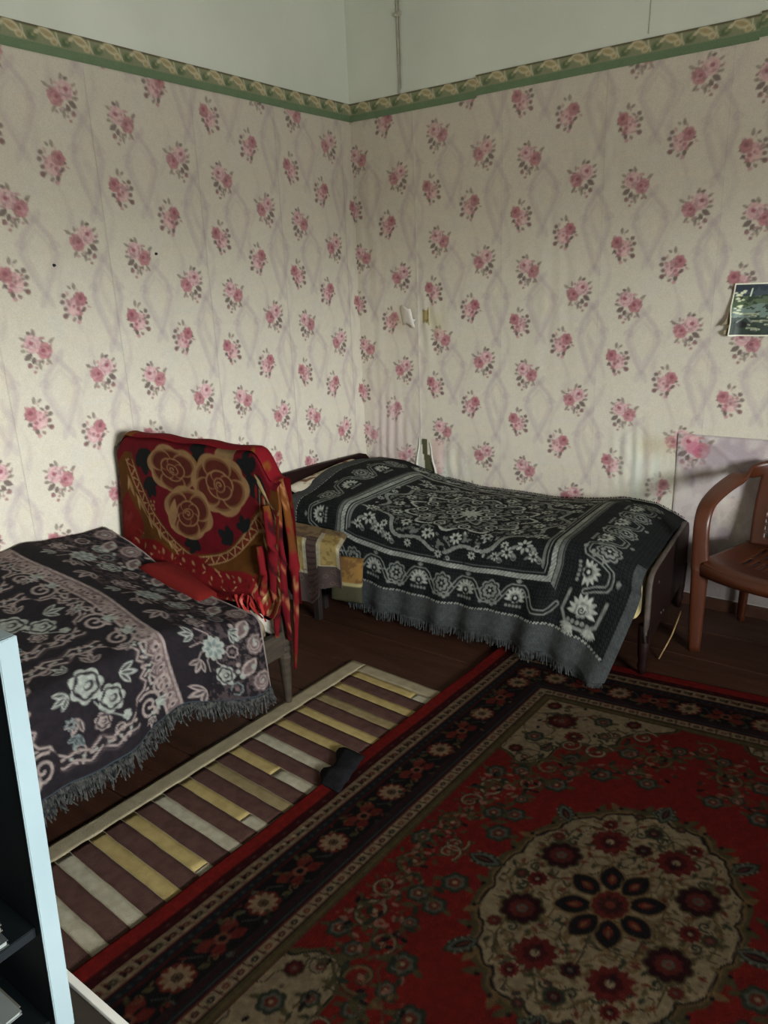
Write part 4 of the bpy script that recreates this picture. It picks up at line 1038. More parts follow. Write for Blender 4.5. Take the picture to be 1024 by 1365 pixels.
def spread1():
    cv = Canvas(0, 0, LP, LQ, .0048, AU); X, Y = cv.X, cv.Y      # X = p, Y = q
    rr = random.Random(12)
    def at_(p, q, R, a=0, fx=1, fy=1): return cv.sub(p, q, R, a, fx, fy)
    def rose(q, r, c=CG, d=AU):
        q.lobed(0, 0, r, 7, .20, c, ph=.3); q.lobering(0, -.0, r * .72, 5, .2, r * .12, d, .9); q.ell(-r * .12, r * .05, r * .30, r * .24, .5, d, .9); q.ell(-r * .05, r * .02, r * .2, r * .15, .5, c)
        for k in range(5):
            a = 2 * PI * k / 5 + .5; q.ell(r * .62 * math.cos(a), r * .62 * math.sin(a), r * .20, r * .09, a + PI / 2, d, .85)
    def leafy(q, L, c, a=0, n=3):
        for k in range(n): q.leaf(0, 0, L * (1 - .15 * abs(k - n // 2)), L * .34, a + (k - (n - 1) / 2) * .65, c); q.leaf(L * .12 * math.cos(a + (k - (n - 1) / 2) * .65), L * .12 * math.sin(a + (k - (n - 1) / 2) * .65), L * .6, L * .12, a + (k - (n - 1) / 2) * .65, AU, .8)
    # -- end field: paisleys and small blossoms, a row of flower sprays, dark hollows before the ribbon
    dens = (X < .30 + .05 * np.sin(Y * 2 * PI / .42 + 1))
    cv.put((dens & (vn(X, Y, .014, .014, 131, 2) > .12)).astype(float), MV, .55)
    for k in range(8):
        q_ = .06 + k * .158
        q = at_(.045, q_, .08); q.lobed(0, 0, .046, 9, .10, MV); q.lobering(0, 0, .036, 9, .1, .006, TP); q.spiral(0, 0, .026, 1.6, .006, TP, ph=k); q.ell(0, 0, .008, .006, 0, CG)
        q = at_(.10, q_ + .075, .09, .4); q.leaf(-.05, 0, .10, .055, .3, TP); q.leaf(-.038, .003, .07, .030, .3, MV); q.ell(-.02, .02, .010, .01, 0, CG); q.ell(.04, .03, .012, .012, 0, CG); q.ell(.046, .004, .010, .010, 0, CG); q.ell(.03, -.02, .011, .010, 0, TP)
        q = at_(.155, q_ + .01, .06); q.lobering(0, 0, .026, 7, .15, .007, TL if k % 2 else TP); q.ell(0, 0, .011, .010, 0, MV)
    for k in range(60):
        q = at_(rr.uniform(.0, .27), rr.uniform(0, LQ), .035)
        if rr.random() < .5: q.ell(0, 0, .009, .008, 0, rr.choice((CG, TP, AU)))
        else: q.leaf(0, 0, .03, .013, rr.uniform(0, 6.3), rr.choice((CG, TP, AU, MV)))
    for k in range(3):
        c = .20 + .40 * k
        q = at_(.235, c, .20)
        for a in (.2, .9, -.5, -1.3, 1.7): q.line([(0, 0), (.06 * math.cos(a), .06 * math.sin(a)), (.10 * math.cos(a + .35), .10 * math.sin(a + .35))], .006, TP)
        q.lobed(0, 0, .052, 9, .22, CG); q.daisy(0, 0, .040, 7, TL, AU, w=.35); q.lobed(0, 0, .014, 5, .2, CG)
        q2 = at_(.20, c + .115, .10); rose(q2, .045, CG)
        q2 = at_(.265, c - .12, .10); rose(q2, .036, TP)
        q2 = at_(.30, c + .04, .10, 1.0); leafy(q2, .07, TP, 0)
        q2 = at_(.31, c - .06, .09, -.6); leafy(q2, .06, CG, .4)
        q2 = at_(.305, c + .17, .09, .2); leafy(q2, .085, TP, .2, 3)
        q2 = at_(.16, c - .06, .09, 2.6); leafy(q2, .06, CG, 0)
    # ribbon with beads
    rib = .445 + .016 * np.sin(Y * 2 * PI / .80 + .6); d = np.abs(X - rib)
    cv.put(.5 - (d - .036) / cv.e, MV); cv.put(.5 - (np.abs(d - .031) - .005) / cv.e, TP); cv.put(((d < .020) & (vn(X, Y, .012, .012, 132, 1) > 0)).astype(float), TP, .7)
    for k in range(30): 
        q_ = .02 + k * .042; q = at_(.445 + .016 * math.sin(q_ * 2 * PI / .8 + .6), q_, .03); q.ring(0, 0, .012, .010, .005, TP); q.ell(0, 0, .005, .004, 0, AU)
    # -- scrolled cartouches with rose clusters
    def cart(pc, qc, hw, hh, seed):
        for sx_ in (-1, 1):
            for sy_ in (-1, 1):
                q = at_(pc, qc, max(hw, hh) * 1.35, 0, sx_, sy_)
                if q is None: continue
                P_ = [(0, hh * .86), (hw * .18, hh * .98), (hw * .34, hh * .88), (hw * .50, hh * .93), (hw * .66, hh * .78), (hw * .70, hh * .58), (hw * .86, hh * .50), (hw * .92, hh * .34), (hw * .84, hh * .20), (hw * .95, hh * .08), (hw * .90, 0)]
                q.line(P_, .050, MV, .35); q.line(P_, .036, AU, .8)
                q.line([(x * 1.07, y * 1.07) for x, y in P_], .008, TP); q.line([(x * .90, y * .90) for x, y in P_], .008, TP)
                for k in range(len(P_) - 1):
                    mx_, my_ = (P_[k][0] + P_[k + 1][0]) / 2, (P_[k][1] + P_[k + 1][1]) / 2
                    q.leaf(mx_, my_, .026, .012, k * 1.1, TP); q.ell(mx_ * 1.01, my_ * .99, .006, .006, 0, CG)
                q.ell(hw * .80, hh * .82, .058, .058, 0, AU); q.spiral(hw * .80, hh * .82, .052, 1.7, .011, TP, ph=-2.2, dr=1); q.spiral(hw * 1.04, hh * .58, .040, 1.5, .010, TP, ph=.6, dr=-1)
                q.spiral(hw * .30, hh * .80, .022, 1.2, .006, TP, ph=2.2, dr=1)
                q.leaf(hw * .9, hh * .8, .06, .02, .8, CG); q.leaf(hw * .86, hh * .86, .05, .016, 1.3, TP)
                for k in range(4): q.leaf(hw * .92, hh * .80, .05, .010, .2 + k * .4, CG)
        q = at_(pc, qc, .24)
        q3 = at_(pc + .0, qc - .03, .12); rose(q3, .058); q3 = at_(pc - .065, qc + .045, .11); rose(q3, .048); q3 = at_(pc - .02, qc + .10, .08); rose(q3, .030, TP)
        for dx, dy, a, L, c in ((.06, -.03, .3, .06, CG), (.05, .05, 1.0, .06, TP), (-.11, -.02, 2.8, .07, CG), (-.05, -.09, -2.0, .06, TP), (.03, -.10, -1.2, .05, CG), (.06, .10, 1.0, .05, TL)):
            q3 = at_(pc + dx, qc + dy, .10, a); leafy(q3, L, c, 0)
        q.daisy(.075, .06, .022, 6, TL, AU, w=.4); q.line([(-.01, .03), (-.03, .07), (-.09, .12)], .005, CG); q.lobed(-.10, .12, .018, 5, .2, CG)
    for pc in (.715, 1.245):
        for qc in (.13, .555, .985): cart(pc, qc, .235, .185, 1)
    for k in range(10):
        q = at_(.525 + (k % 2) * .52, .02 + k * .145, .05, rr.uniform(0, 6)); q.daisy(0, 0, .022, 6, CG, AU, w=.4); leafy(q, .04, TP, 1.0)
    for p_ in (1.01, 1.54):
        for k in range(3):
            q = at_(p_, .34 + k * .43, .12); q.lobed(0, 0, .03, 6, .2, TP); q.spiral(0, .04, .026, 1.4, .007, CG); q.spiral(0, -.04, .026, 1.4, .007, TP, dr=-1)
            for a in (0, 1.57, 3.14, 4.71): q.leaf(0, 0, .07, .02, a + .78, CG)
    cv.img *= (1 + .12 * vn(X, Y, .01, .01, 133, 1))[..., None]
    cv.put((Y > LQ - .012).astype(float), rgb(50, 58, 64)); cv.put(sstep(.010, .004, X), TP)
    return cv
cv = spread1()
sp1 = gridmesh('bedspread', surf1(cv.X, cv.Y), cv.img, M_CLOTH, flip=True)
tag(sp1, 'dark aubergine bedspread with taupe roses and scrolls on the near left bed', 'bedspread')
M_FR1 = pmat('blue_grey_fringe', rgb(34, 36, 38), 0.95, rgb(84, 84, 80), scale=70, spec=.05)
pp = np.linspace(.004, LP, 420); fringe('fringe', surf1(pp, np.full_like(pp, LQ)) + np.array([.001, 0, .004]), (.12, 0, -1), .055, M_FR1, sp1, r0=.0028, seed=4, curl=.012)
fringe('fringe', surf1(pp[::2], np.full_like(pp[::2], LQ - .006)) + np.array([.003, 0, .002]), (.2, 0, -1), .045, M_FR1, sp1, r0=.0032, seed=6, curl=.014)
# sheet showing at the corner below the throw
M_SHEET = pmat('white_bed_linen', rgb(184, 178, 164), 0.9, rgb(200, 196, 184), scale=20, bump=0.4, bscale=90)
bm = bmesh.new(); rows = []
for j in range(9):
    t = j / 8; rows.append([bm.verts.new((.86 + .093 * u + .012 * math.sin(5 * t), -1.905 + .065 * math.sin(PI * u * .6), .432 - .10 * t * u - .03 * t + .012 * math.sin(4 * u + 3 * t))) for u in [k / 8 for k in range(9)]])
for a, b in zip(rows, rows[1:]):
    for k in range(8): bm.faces.new((a[k], a[k + 1], b[k + 1], b[k]))
sh_ = bmobj('bed_sheet', bm, M_SHEET, None, True); md = sh_.modifiers.new('thick', 'SOLIDIFY'); md.thickness = .006
tag(sh_, 'small white corner of bed sheet sticking out beside the near bed post', 'sheet')

# red pillow lying between spread and board
def redp(co): return np.tile(rgb(100, 26, 22), (len(co), 1))
rp = cushion('pillow', .36, .22, .10, M_CLOTH, redp, 26); rp.location = (.535, -1.905, .480); rp.rotation_euler = (-.35, .22, 0.02)
tag(rp, 'plain red pillow tucked under the rose throw at the bed end', 'pillow')

# ---- red throw with three big roses, hung over the bed end
TW, TB = 1.05, 1.62      # across (x), around (from bottom front, over the top, down the back)
def throw():
    W_, H_ = .98, .66
    cv = Canvas(0, 0, W_, H_, .0042, rgb(92, 54, 18)); X, Y = cv.X, cv.Y     # X: world x from .03, Y: height below the top
    BG, TN, TD, OC, DG, CRm = rgb(100, 14, 24), rgb(152, 118, 80), rgb(88, 36, 26), rgb(104, 62, 20), rgb(22, 24, 24), rgb(190, 168, 118)
    # burgundy oval ground
    cx, cy = .52, .02; r = (np.abs((X - cx) / .425) ** 1.6 + np.abs((Y - cy) / .455) ** 1.6) ** (1 / 1.6)
    cv.put(.5 - (r - 1) / .012, BG)
    cv.put(((Y < .03) | (X < .10) & (Y < .07)).astype(float), BG)
    # ribbon edge of the oval (zig-zag)
    rb = (np.abs(r - 1.075) < .055) & (Y > .10); th = np.arctan2((Y - cy), (X - cx))
    cv.put(rb.astype(float), rgb(96, 34, 22)); cv.put((rb & (np.abs(np.abs(r - 1.075) - .048) < .010)).astype(float), TN)
    zz = np.abs(((th * 7.5) % 1) - .5) * 2; cv.put((rb & (np.abs((r - 1.02) / .11 - zz) < .14)).astype(float), TN)
    def rose(x, y, R, rot=0.0, sx_=1.36, sy_=.80):
        q = cv.sub(x, y, R * 1.9); xx, yy = q.X / sx_, q.Y / sy_; ca, sa = math.cos(rot), math.sin(rot); q.X, q.Y = xx * ca + yy * sa, -xx * sa + yy * ca
        TL_ = rgb(120, 84, 52)
        q.lobed(0, 0, R * 1.03, 6, .12, TN)
        for k in (0, 2, 4, 1, 3, 5):        # overlapping outer petals: dark heart, tan rim
            a = 2 * PI * k / 6 + .35; rr_ = R * (.50 + .05 * (k % 2))
            q.ell(rr_ * math.cos(a), rr_ * math.sin(a), R * .50, R * .42, a + PI / 2, TN); q.ell(rr_ * math.cos(a) * .94, rr_ * math.sin(a) * .94, R * .455, R * .375, a + PI / 2, TL_)
            q.ell(rr_ * math.cos(a) * .88, rr_ * math.sin(a) * .88, R * .41, R * .32, a + PI / 2, TD)
        for k in range(5):
            a = 2 * PI * k / 5 + 1.1; q.ell(R * .27 * math.cos(a), R * .27 * math.sin(a), R * .30, R * .22, a + PI / 2, TN); q.ell(R * .25 * math.cos(a), R * .25 * math.sin(a), R * .26, R * .185, a + PI / 2, TD)
        q.ell(0, 0, R * .24, R * .20, .4, TN); q.ell(0, 0, R * .20, R * .16, .4, TD); q.spiral(0, 0, R * .13, 1.0, R * .05, TN, ph=1.0)
        q.X, q.Y = q.X, q.Y
    for x, y, R, a in ((.185, .09, .075, 0), (.215, .20, .06, 0), (.885, .13, .075, 0), (.83, .05, .06, 0), (.55, .03, .06, 0), (.70, .345, .055, 0), (.80, .285, .045, 0), (.49, .425, .06, 0)):
        q = cv.sub(x, y, R * 2)
        for k in range(4): q.ell(R * .38 * math.cos(k * 1.7 + x * 9), R * .30 * math.sin(k * 1.7 + x * 9), R * .62, R * .34, k * .9 + x * 7, DG)
    q = cv.sub(.46, .055, .12); q.leaf(-.08, -.01, .17, .08, .25, rgb(140, 104, 58)); q.leaf(-.05, 0, .12, .03, .25, TD)
    q = cv.sub(.70, .02, .10); q.lobed(0, 0, .06, 5, .2, rgb(140, 112, 76))
    rose(.375, .115, .122, .2); rose(.665, .145, .130, 1.1, 1.30, .92); rose(.465, .285, .118, 2.3, 1.30, .96)
    q = cv.sub(.40, .30, .10); q.leaf(-.05, .07, .14, .05, -1.35, TN)
    q = cv.sub(.22, .285, .05)
    for k in range(6): q.ell(.012 * math.cos(k * 1.05) + (.012 if k % 2 else 0), .018 * math.sin(k * 1.05), .006, .006, 0, TN)
    # ochre sides with gold scrolls, red hem with cream flecks
    for x, y, a, L in ((.06, .17, 1.2, .10), (.10, .24, .9, .12), (.17, .33, .6, .12), (.07, .33, 1.9, .07), (.09, .42, .4, .05), (.24, .38, .8, .11), (.30, .44, .3, .10), (.02, .30, 1.2, .08)):
        q = cv.sub(x, y, .13); q.leaf(0, 0, L, .020, a, TN, .9); q.leaf(L * .2 * math.cos(a), L * .2 * math.sin(a), L * .5, .012, a + .5, CRm, .7)
    hem = .450 + .075 * X + .015 * np.sin(X * 22)
    left = (X < .10 + .04 * np.sin(Y * 20)) & (Y > .24)
    cv.put(sstep(.0, .012, Y - hem), rgb(112, 16, 20)); cv.put(left.astype(float) * .8, rgb(110, 16, 20))
    rr = random.Random(9)
    for k in range(120):
        x = rr.uniform(0, W_); y = .47 + .07 * x + rr.uniform(0, .15); q = cv.sub(x, y, .04)
        q.leaf(0, 0, rr.uniform(.012, .03), .007, rr.choice((.5, .7, 2.3)), rr.choice((CRm, TN, rgb(60, 14, 16), rgb(60, 14, 16), rgb(150, 40, 34))), .9)
    for k in range(14):
        x = .03 + k * .07; y = .47 + .07 * x; q = cv.sub(x, y, .05); q.leaf(-.02, 0, .04, .012, .5 + (k % 3) * .2, TN)
    # right-hand gathered side
    rt = sstep(.875, .885, X + .02 * np.sin(Y * 14)); strp = np.sin(X * 190 + 6 * np.sin(Y * 9))
    cv.put(rt * (Y > .12) * (strp > .55), rgb(120, 20, 22)); cv.put(rt * (Y > .12) * (strp < -.86), TN, .8)
    for k in range(16):
        q = cv.sub(.895 + .075 * rr.random(), .12 + .4 * rr.random(), .05); q.leaf(0, 0, .04, .011, 1.2 + rr.uniform(-.3, .4), CRm if k % 2 else TN)
    q = cv.sub(.895, .085, .06); q.leaf(-.03, 0, .07, .02, .3, CRm); q.leaf(-.02, .02, .06, .012, .1, TN); q.spiral(.0, .01, .02, 1.2, .005, CRm)
    cv.img *= (.84 + .08 * vn(X, Y, .03, .03, 141, 2))[..., None]
    return cv
tv = throw()
TX0 = .072
def throw_pos(X, Y, front=1):
    """X across 0...98, Y depth below the top edge"""
    x = TX0 + X
    xc = np.clip(x, 0.06, .945)
    ztop = 1.046 - .075 * sstep(.14, .05, x) - .10 * sstep(.88, .985, x) ** 1.5 + .004 * np.sin(x * 23)
    bulge = .006 + .030 * sstep(.05, .45, Y) * (.6 + .4 * np.sin(PI * X / .98))
    fold = .010 * np.sin(X * 26 + 4 * Y) * sstep(.10, .50, Y) * (sstep(.55, .95, X) + sstep(.35, .0, X)) + .012 * np.sin((X - .9) * 60) * sstep(.84, .95, X) * sstep(.03, .2, Y)
    low = sstep(.44, .60, Y)
    y = YE - .032 - bulge - fold - .055 * low - .018 * np.sin(Y * 60 + 5 * X) * low * .5
    y = y + .028 * np.exp(-(Y / .012) ** 2)
    z = ztop - Y * (1 - .12 * sstep(.3, .66, Y))
    x = x + .006 * np.sin(Y * 17) * sstep(.8, .98, X) + .012 * sstep(.84, .98, X) * sstep(.0, .25, Y) - .012 * sstep(.12, 0, X)
    # the lower right is gathered up
    z = z + .0 * X
    return np.stack([x, y, np.maximum(z, .445)], -1)
Pf = throw_pos(tv.X * .955, tv.Y)
thr = gridmesh('rose_throw', Pf, tv.img, M_CLOTH)
tag(thr, 'red and ochre blanket printed with three big roses, hung over the near bed end', 'blanket')
# over the top and down the back
nb = 60; Yb = np.linspace(0, .55, nb); Xb = np.linspace(0, .936, 120); XX, YY = np.meshgrid(Xb, Yb)
ztop = 1.046 - .075 * sstep(.14, .05, TX0 + XX) - .10 * sstep(.88, .985, TX0 + XX) ** 1.5 + .004 * np.sin((TX0 + XX) * 23)
arc = np.clip(YY / .05, 0, 1) * PI
yb = YE - .010 - .026 * np.cos(arc) * 1 + .020 * (1 - np.cos(arc)) * 0
yb = YE + .002 - .034 * np.cos(arc) + .006 * np.sin(XX * 30) * sstep(.05, .4, YY); zb = ztop + .012 * np.sin(arc) - np.maximum(YY - .05, 0)
Cb = np.tile(rgb(106, 16, 24), XX.shape + (1,)); Cb[vn(XX, YY, .05, .08, 142) > .3] = rgb(104, 60, 20)
gridmesh('back_fall', np.stack([TX0 + XX + .012 * sstep(.84, .98, XX) * sstep(0, .25, YY), yb, zb], -1), Cb, M_CLOTH, thr, flip=True)
# gathered folds hanging on the outside of the post
def fold_tube(name, pts, rad, seed, cols, parent, n=10):
    bm = bmesh.new()
    sp = []
    for k in range(len(pts) - 1):
        A_, B_, C_, D_ = (Vector(pts[max(k - 1, 0)]), Vector(pts[k]), Vector(pts[k + 1]), Vector(pts[min(k + 2, len(pts) - 1)]))
        for j in range(8):
            t = j / 8; sp.append((.5 * (2 * B_ + (C_ - A_) * t + (2 * A_ - 5 * B_ + 4 * C_ - D_) * t * t + (3 * B_ - A_ - 3 * C_ + D_) * t ** 3), rad[k] * (1 - t) + rad[k + 1] * t))
    sp.append((Vector(pts[-1]), rad[-1])); rr = random.Random(seed)
    tube(bm, [a for a, r in sp], [r * (1 + .06 * math.sin(i * 1.3 + seed)) for i, (a, r) in enumerate(sp)], n, flat=.6)
    o = bmobj(name, bm, M_CLOTH, parent, True); co = np.empty(len(o.data.vertices) * 3); o.data.vertices.foreach_get('co', co); co = co.reshape(-1, 3)
    a = vn(co[:, 0] * 3 + co[:, 2] * 1.2 + seed, co[:, 2] * .4 + seed, .035, .06, seed, 2); C = np.tile(cols[0], (len(co), 1)); C[a > .42] = cols[1]; C[a < -.35] = cols[2]; oc = co[:, 2] > .80 + .05 * np.sin(co[:, 0] * 60); C[oc & (a < .42)] = rgb(92, 52, 18)
    setcol(o.data, C); return o
c3 = (rgb(90, 14, 20), rgb(128, 76, 50), rgb(48, 9, 13)); c4 = (rgb(98, 17, 22), rgb(136, 90, 60), rgb(86, 46, 18))
fold_tube('hanging_fold', [(.975, -1.805, .93), (.985, -1.812, .80), (.988, -1.81, .62), (.984, -1.81, .45), (.982, -1.80, .30)], [.016, .020, .020, .018, .010], 1, c3, thr)
fold_tube('hanging_fold', [(.975, -1.775, .95), (.998, -1.772, .80), (1.008, -1.77, .60), (1.002, -1.775, .40), (.985, -1.785, .17)], [.016, .020, .024, .018, .009], 2, c4, thr)
fold_tube('hanging_fold', [(.97, -1.85, .86), (.990, -1.858, .72), (.985, -1.852, .58), (.978, -1.85, .46), (.965, -1.85, .33)], [.014, .022, .024, .02, .010], 3, c3, thr)
fold_tube('hanging_fold', [(.93, -1.865, .70), (.948, -1.87, .58), (.925, -1.872, .48), (.91, -1.88, .455)], [.014, .020, .02, .014], 4, c4, thr)
# ragged red fringe tassels above the white sheet
rr = random.Random(21)
for k in range(9):
    x0 = .80 + .016 * k; y0 = -1.885 - .012 * rr.random(); z0 = .50 + .03 * rr.random()
    fold_tube('tassel', [(x0, y0, z0), (x0 + rr.uniform(-.02, .03), y0 - .012, z0 - .035), (x0 + rr.uniform(-.02, .05), y0 - .012, z0 - .075 - .015 * rr.random())], [.010, .008, .004], 30 + k, (rgb(150, 44, 40), rgb(178, 92, 82), rgb(120, 26, 28)), thr, 6)

# ================================================================== BENCH BETWEEN THE BEDS, with a quilt over it
M_DKW = pmat('dark_bench_wood', rgb(24, 17, 14), 0.7, rgb(34, 24, 19), scale=8)
bench = tag(empty('low_bench', (0, 0, 0)), 'low dark bench between the two beds, hidden under patchwork cloth', 'bench')
bm = bmesh.new(); prism(bm, [(.03, -.975), (.585, -.975), (.675, -1.14), (.12, -1.14)], 'z', .395, .42, .003); bmobj('bench_top', bm, M_DKW, bench)
for x0_ in (.06, .44):
    for y in (-1.12, -.995):
        x = x0_ + (-.975 - y) * .545; bm = bmesh.new(); box(bm, x - .018, x + .018, y - .015, y + .015, 0, .395, .003); bmobj('leg', bm, M_DKW, bench)
def quilt():
    cv = Canvas(0, 0, .60, .52, .0045, rgb(74, 62, 58)); X, Y = cv.X, cv.Y        # X along bench, Y from back edge over the top and down the front
    YL, YD, BR, WH = rgb(158, 138, 86), rgb(128, 106, 62), rgb(84, 68, 62), rgb(176, 176, 160)
    top = Y < .175
    cv.put(top.astype(float), rgb(118, 100, 72)); cv.put((top & (vn(X, Y, .03, .03, 151, 2) > .1)).astype(float), rgb(90, 74, 58), .8)
    # brown ribbed stripe running along and down
    def patch(x0, x1, y0, y1):
        m = (X > x0) & (X < x1) & (Y > y0) & (Y < y1); cv.put(m.astype(float), YL); cv.put((m & (vn(X, Y, .022, .03, 152, 2) > .15)).astype(float), YD, .8)
        for a, b in ((x0, x0 + .026), (x1 - .020, x1)):
            mm = (X > a) & (X < b) & (Y > y0) & (Y < y1); cv.put((mm & (np.sin(X * 620) * np.sin(Y * 620) > -.1)).astype(float), WH)
        mm = m & (Y > y1 - .012); cv.put(mm.astype(float), WH, .6)
    patch(.20, .385, .165, .36); patch(.455, .60, .06, .34)
    m = (X > .385) & (X < .455) & (Y > .13); cv.put(m.astype(float), BR); cv.put((m & (np.sin(Y * 190 + 20 * np.abs(X - .42)) > .5)).astype(float), rgb(60, 48, 46), .8)
    m = (Y > .135) & (Y < .165) & (X < .40); cv.put(m.astype(float), BR); cv.put((np.sin(X * 190) > .3) * m, rgb(104, 86, 80), .7)
    for k in range(30):
        q = cv.sub(random.Random(k).uniform(0, .6), random.Random(k + 50).uniform(.34, .5), .03); q.lobering(0, 0, .014, 5, .2, .004, rgb(100, 86, 78))
    return cv
qv = quilt()
def quilt_pos(X, Y):
    th = np.clip((Y - .170) / .03, 0, PI / 2); dr = np.maximum(Y - .170 - .047, 0)
    x = .015 + X; ln = np.interp(X, [0, .39, .40, .455, .46, .60], [.30, .30, .30, .24, .20, .17]) / .30
    y = -.972 - np.minimum(Y, .17) - .03 * np.sin(th) - .012 * np.sin(X * 30) * np.clip(dr / .2, 0, 1)
    z = .434 - .03 * (1 - np.cos(th)) - dr * ln + .003 * vn(X, Y, .1, .1, 153)
    x = x + .55 * (-.972 - y)
    xe = sstep(.57, .60, X); z = z - .012 * xe
    return np.stack([x, y, np.maximum(z, .02)], -1)
qo = gridmesh('patchwork_quilt', quilt_pos(qv.X, qv.Y), qv.img, M_CLOTH)
md = qo.modifiers.new('thick', 'SOLIDIFY'); md.thickness = .005; md.offset = 1
tag(qo, 'yellow and brown patchwork quilt draped over the low bench between the beds', 'quilt')
# padded end hanging beside it
def padc(co):
    n = vn(co[:, 0] + 3, co[:, 1] + 3, .03, .03, 161); C = np.tile(rgb(128, 98, 52), (len(co), 1)); C[n > .15] = rgb(104, 76, 44); C[co[:, 1] < -.02] = rgb(66, 64, 46); C[np.abs(co[:, 1] + .02) < .010] = rgb(150, 140, 100); return C
pd = cushion('cushion', .170, .235, .050, M_CLOTH, padc, 28); pd.location = (.672, -1.062, .228); pd.rotation_euler = (PI / 2 - .08, 0.05, .30)
tag(pd, 'small ochre and olive cushion hanging at the front corner of the patchwork quilt', 'cushion')

# ================================================================== PLASTIC ARMCHAIR
M_PLAS = pmat('brown_moulded_plastic', rgb(70, 34, 18), 0.36, rgb(80, 41, 22), scale=3, bump=0.04, bscale=30, spec=0.5)
ch = tag(empty('plastic_armchair', (2.484, -.284, 0), math.radians(-10.4)), 'brown moulded plastic armchair with pierced seat beside the bed foot', 'chair')
def ribbon(name, pts, wid, thk, nrm, parent, bev=True, sub=5):
    """flat moulded member: pts path, wid widths, nrm the direction of its width at each point"""
    P_, W_, N_ = [], [], []
    n = len(pts)
    def cr(a, b, c, d, t):
        return .5 * ((2 * b) + (c - a) * t + (2 * a - 5 * b + 4 * c - d) * t * t + (3 * b - a - 3 * c + d) * t ** 3)
    for k in range(n - 1):
        for j in range(sub):
            t = j / sub
            g = lambda A: cr(Vector(A[max(k - 1, 0)]), Vector(A[k]), Vector(A[k + 1]), Vector(A[min(k + 2, n - 1)]), t)
            P_.append(g(pts)); N_.append((Vector(nrm[k]) * (1 - t) + Vector(nrm[k + 1]) * t).normalized()); W_.append(wid[k] * (1 - t) + wid[k + 1] * t)
    P_.append(Vector(pts[-1])); N_.append(Vector(nrm[-1]).normalized()); W_.append(wid[-1])
    bm = bmesh.new(); rings = []
    for i, p in enumerate(P_):
        t = (P_[min(i + 1, len(P_) - 1)] - P_[max(i - 1, 0)]).normalized(); w = (N_[i] - t * N_[i].dot(t)).normalized(); u = t.cross(w)
        ring = []
        for k in range(10):
            a = 2 * PI * k / 10; ca, sa = math.cos(a), math.sin(a)
            ex = math.copysign(abs(ca) ** .55, ca); ey = math.copysign(abs(sa) ** .55, sa)
            ring.append(bm.verts.new(p + w * (ex * W_[i] / 2) + u * (ey * thk / 2)))
        rings.append(ring)
    for a, b in zip(rings, rings[1:]):
        for k in range(10): bm.faces.new((a[k], a[(k + 1) % 10], b[(k + 1) % 10], b[k]))
    bm.faces.new(rings[0][::-1]); bm.faces.new(rings[-1])
    return bmobj(name, bm, M_PLAS, parent, True)
for s in (-1, 1):
    # front leg with the upright that carries the arm
    ribbon('leg', [(s * .262, -.262, 0), (s * .268, -.256, .20), (s * .272, -.250, .40)], [.050, .062, .074], .032, [(1, -.5 * s, 0)] * 3, ch)
    ribbon('leg', [(s * .235, .172, 0), (s * .228, .162, .20), (s * .215, .140, .41)], [.034, .044, .052], .026, [(1, .4 * s, 0)] * 3, ch)
    # arm: up from the seat corner, over and back into the top of the backrest
    ribbon('armrest', [(s * .272, -.252, .385), (s * .280, -.250, .50), (s * .286, -.238, .592), (s * .290, -.190, .655), (s * .286, -.08, .694), (s * .272, .05, .722), (s * .238, .130, .744), (s * .180, .180, .760)],
           [.075, .066, .066, .072, .074, .072, .070, .07], .022, [(1, -.5 * s, 0), (1, -.4 * s, 0), (1, -.2 * s, 0), (1, 0, 0), (1, 0, .25 * s), (.9, 0, .5 * s), (.5, .1, 1), (.15, .1, 1)], ch)
# top rail of the back
ribbon('back_rail', [(-.20, .170, .748), (-.11, .192, .768), (0, .200, .775), (.11, .192, .768), (.20, .170, .748)], [.062, .07, .074, .07, .062], .020, [(0, .15, 1)] * 5, ch)
def pierced(name, f, nu, nv, hole, thk, parent, mat):
    bm = bmesh.new(); V = [[bm.verts.new(f(i / nu, j / nv)) for i in range(nu + 1)] for j in range(nv + 1)]
    for j in range(nv):
        for i in range(nu):
            if not hole(i, j): bm.faces.new((V[j][i], V[j][i + 1], V[j + 1][i + 1], V[j + 1][i]))
    for v in [v for v in bm.verts if not v.link_faces]: bm.verts.remove(v)
    o = bmobj(name, bm, mat, parent, True); md = o.modifiers.new('thick', 'SOLIDIFY'); md.thickness = thk; md.offset = 0
    return o
def fback(u, v):
    h = .42 + .325 * v; w = .205 + .012 * math.sin(PI * v); x = (u * 2 - 1) * w
    return (x, .128 + .062 * v + .012 * math.sin(PI * v) - .030 * (u * 2 - 1) ** 2, h)
pierced('backrest', fback, 35, 41, lambda i, j: 4 <= i <= 30 and 4 <= j <= 37 and (i % 2 == 1) and ((j + (i // 2) * 2) % 4 in (0, 1, 2)) , .010, ch, M_PLAS)
def fseat(u, v):
    # v 0 = front, rolled down; 1 = back
    x = (u * 2 - 1); w = .262 - .045 * v
    y = -.262 + .42 * v - .055 * (1 - x * x) * (1 - v) ** 2
    z = .418 - .022 * math.sin(PI * min(v * 1.2, 1)) * (1 - x * x) - .014 * v + .012 * x * x - .022 * max(0, 1 - v / .09) ** 1.5 * 1.0
    return (x * w, y, z)
pierced('seat', fseat, 44, 40, lambda i, j: (7 <= i <= 36) and (i % 3 == 0) and (12 <= j <= 20 or 23 <= j <= 32), .010, ch, M_PLAS)
bm = bmesh.new(); rows = []
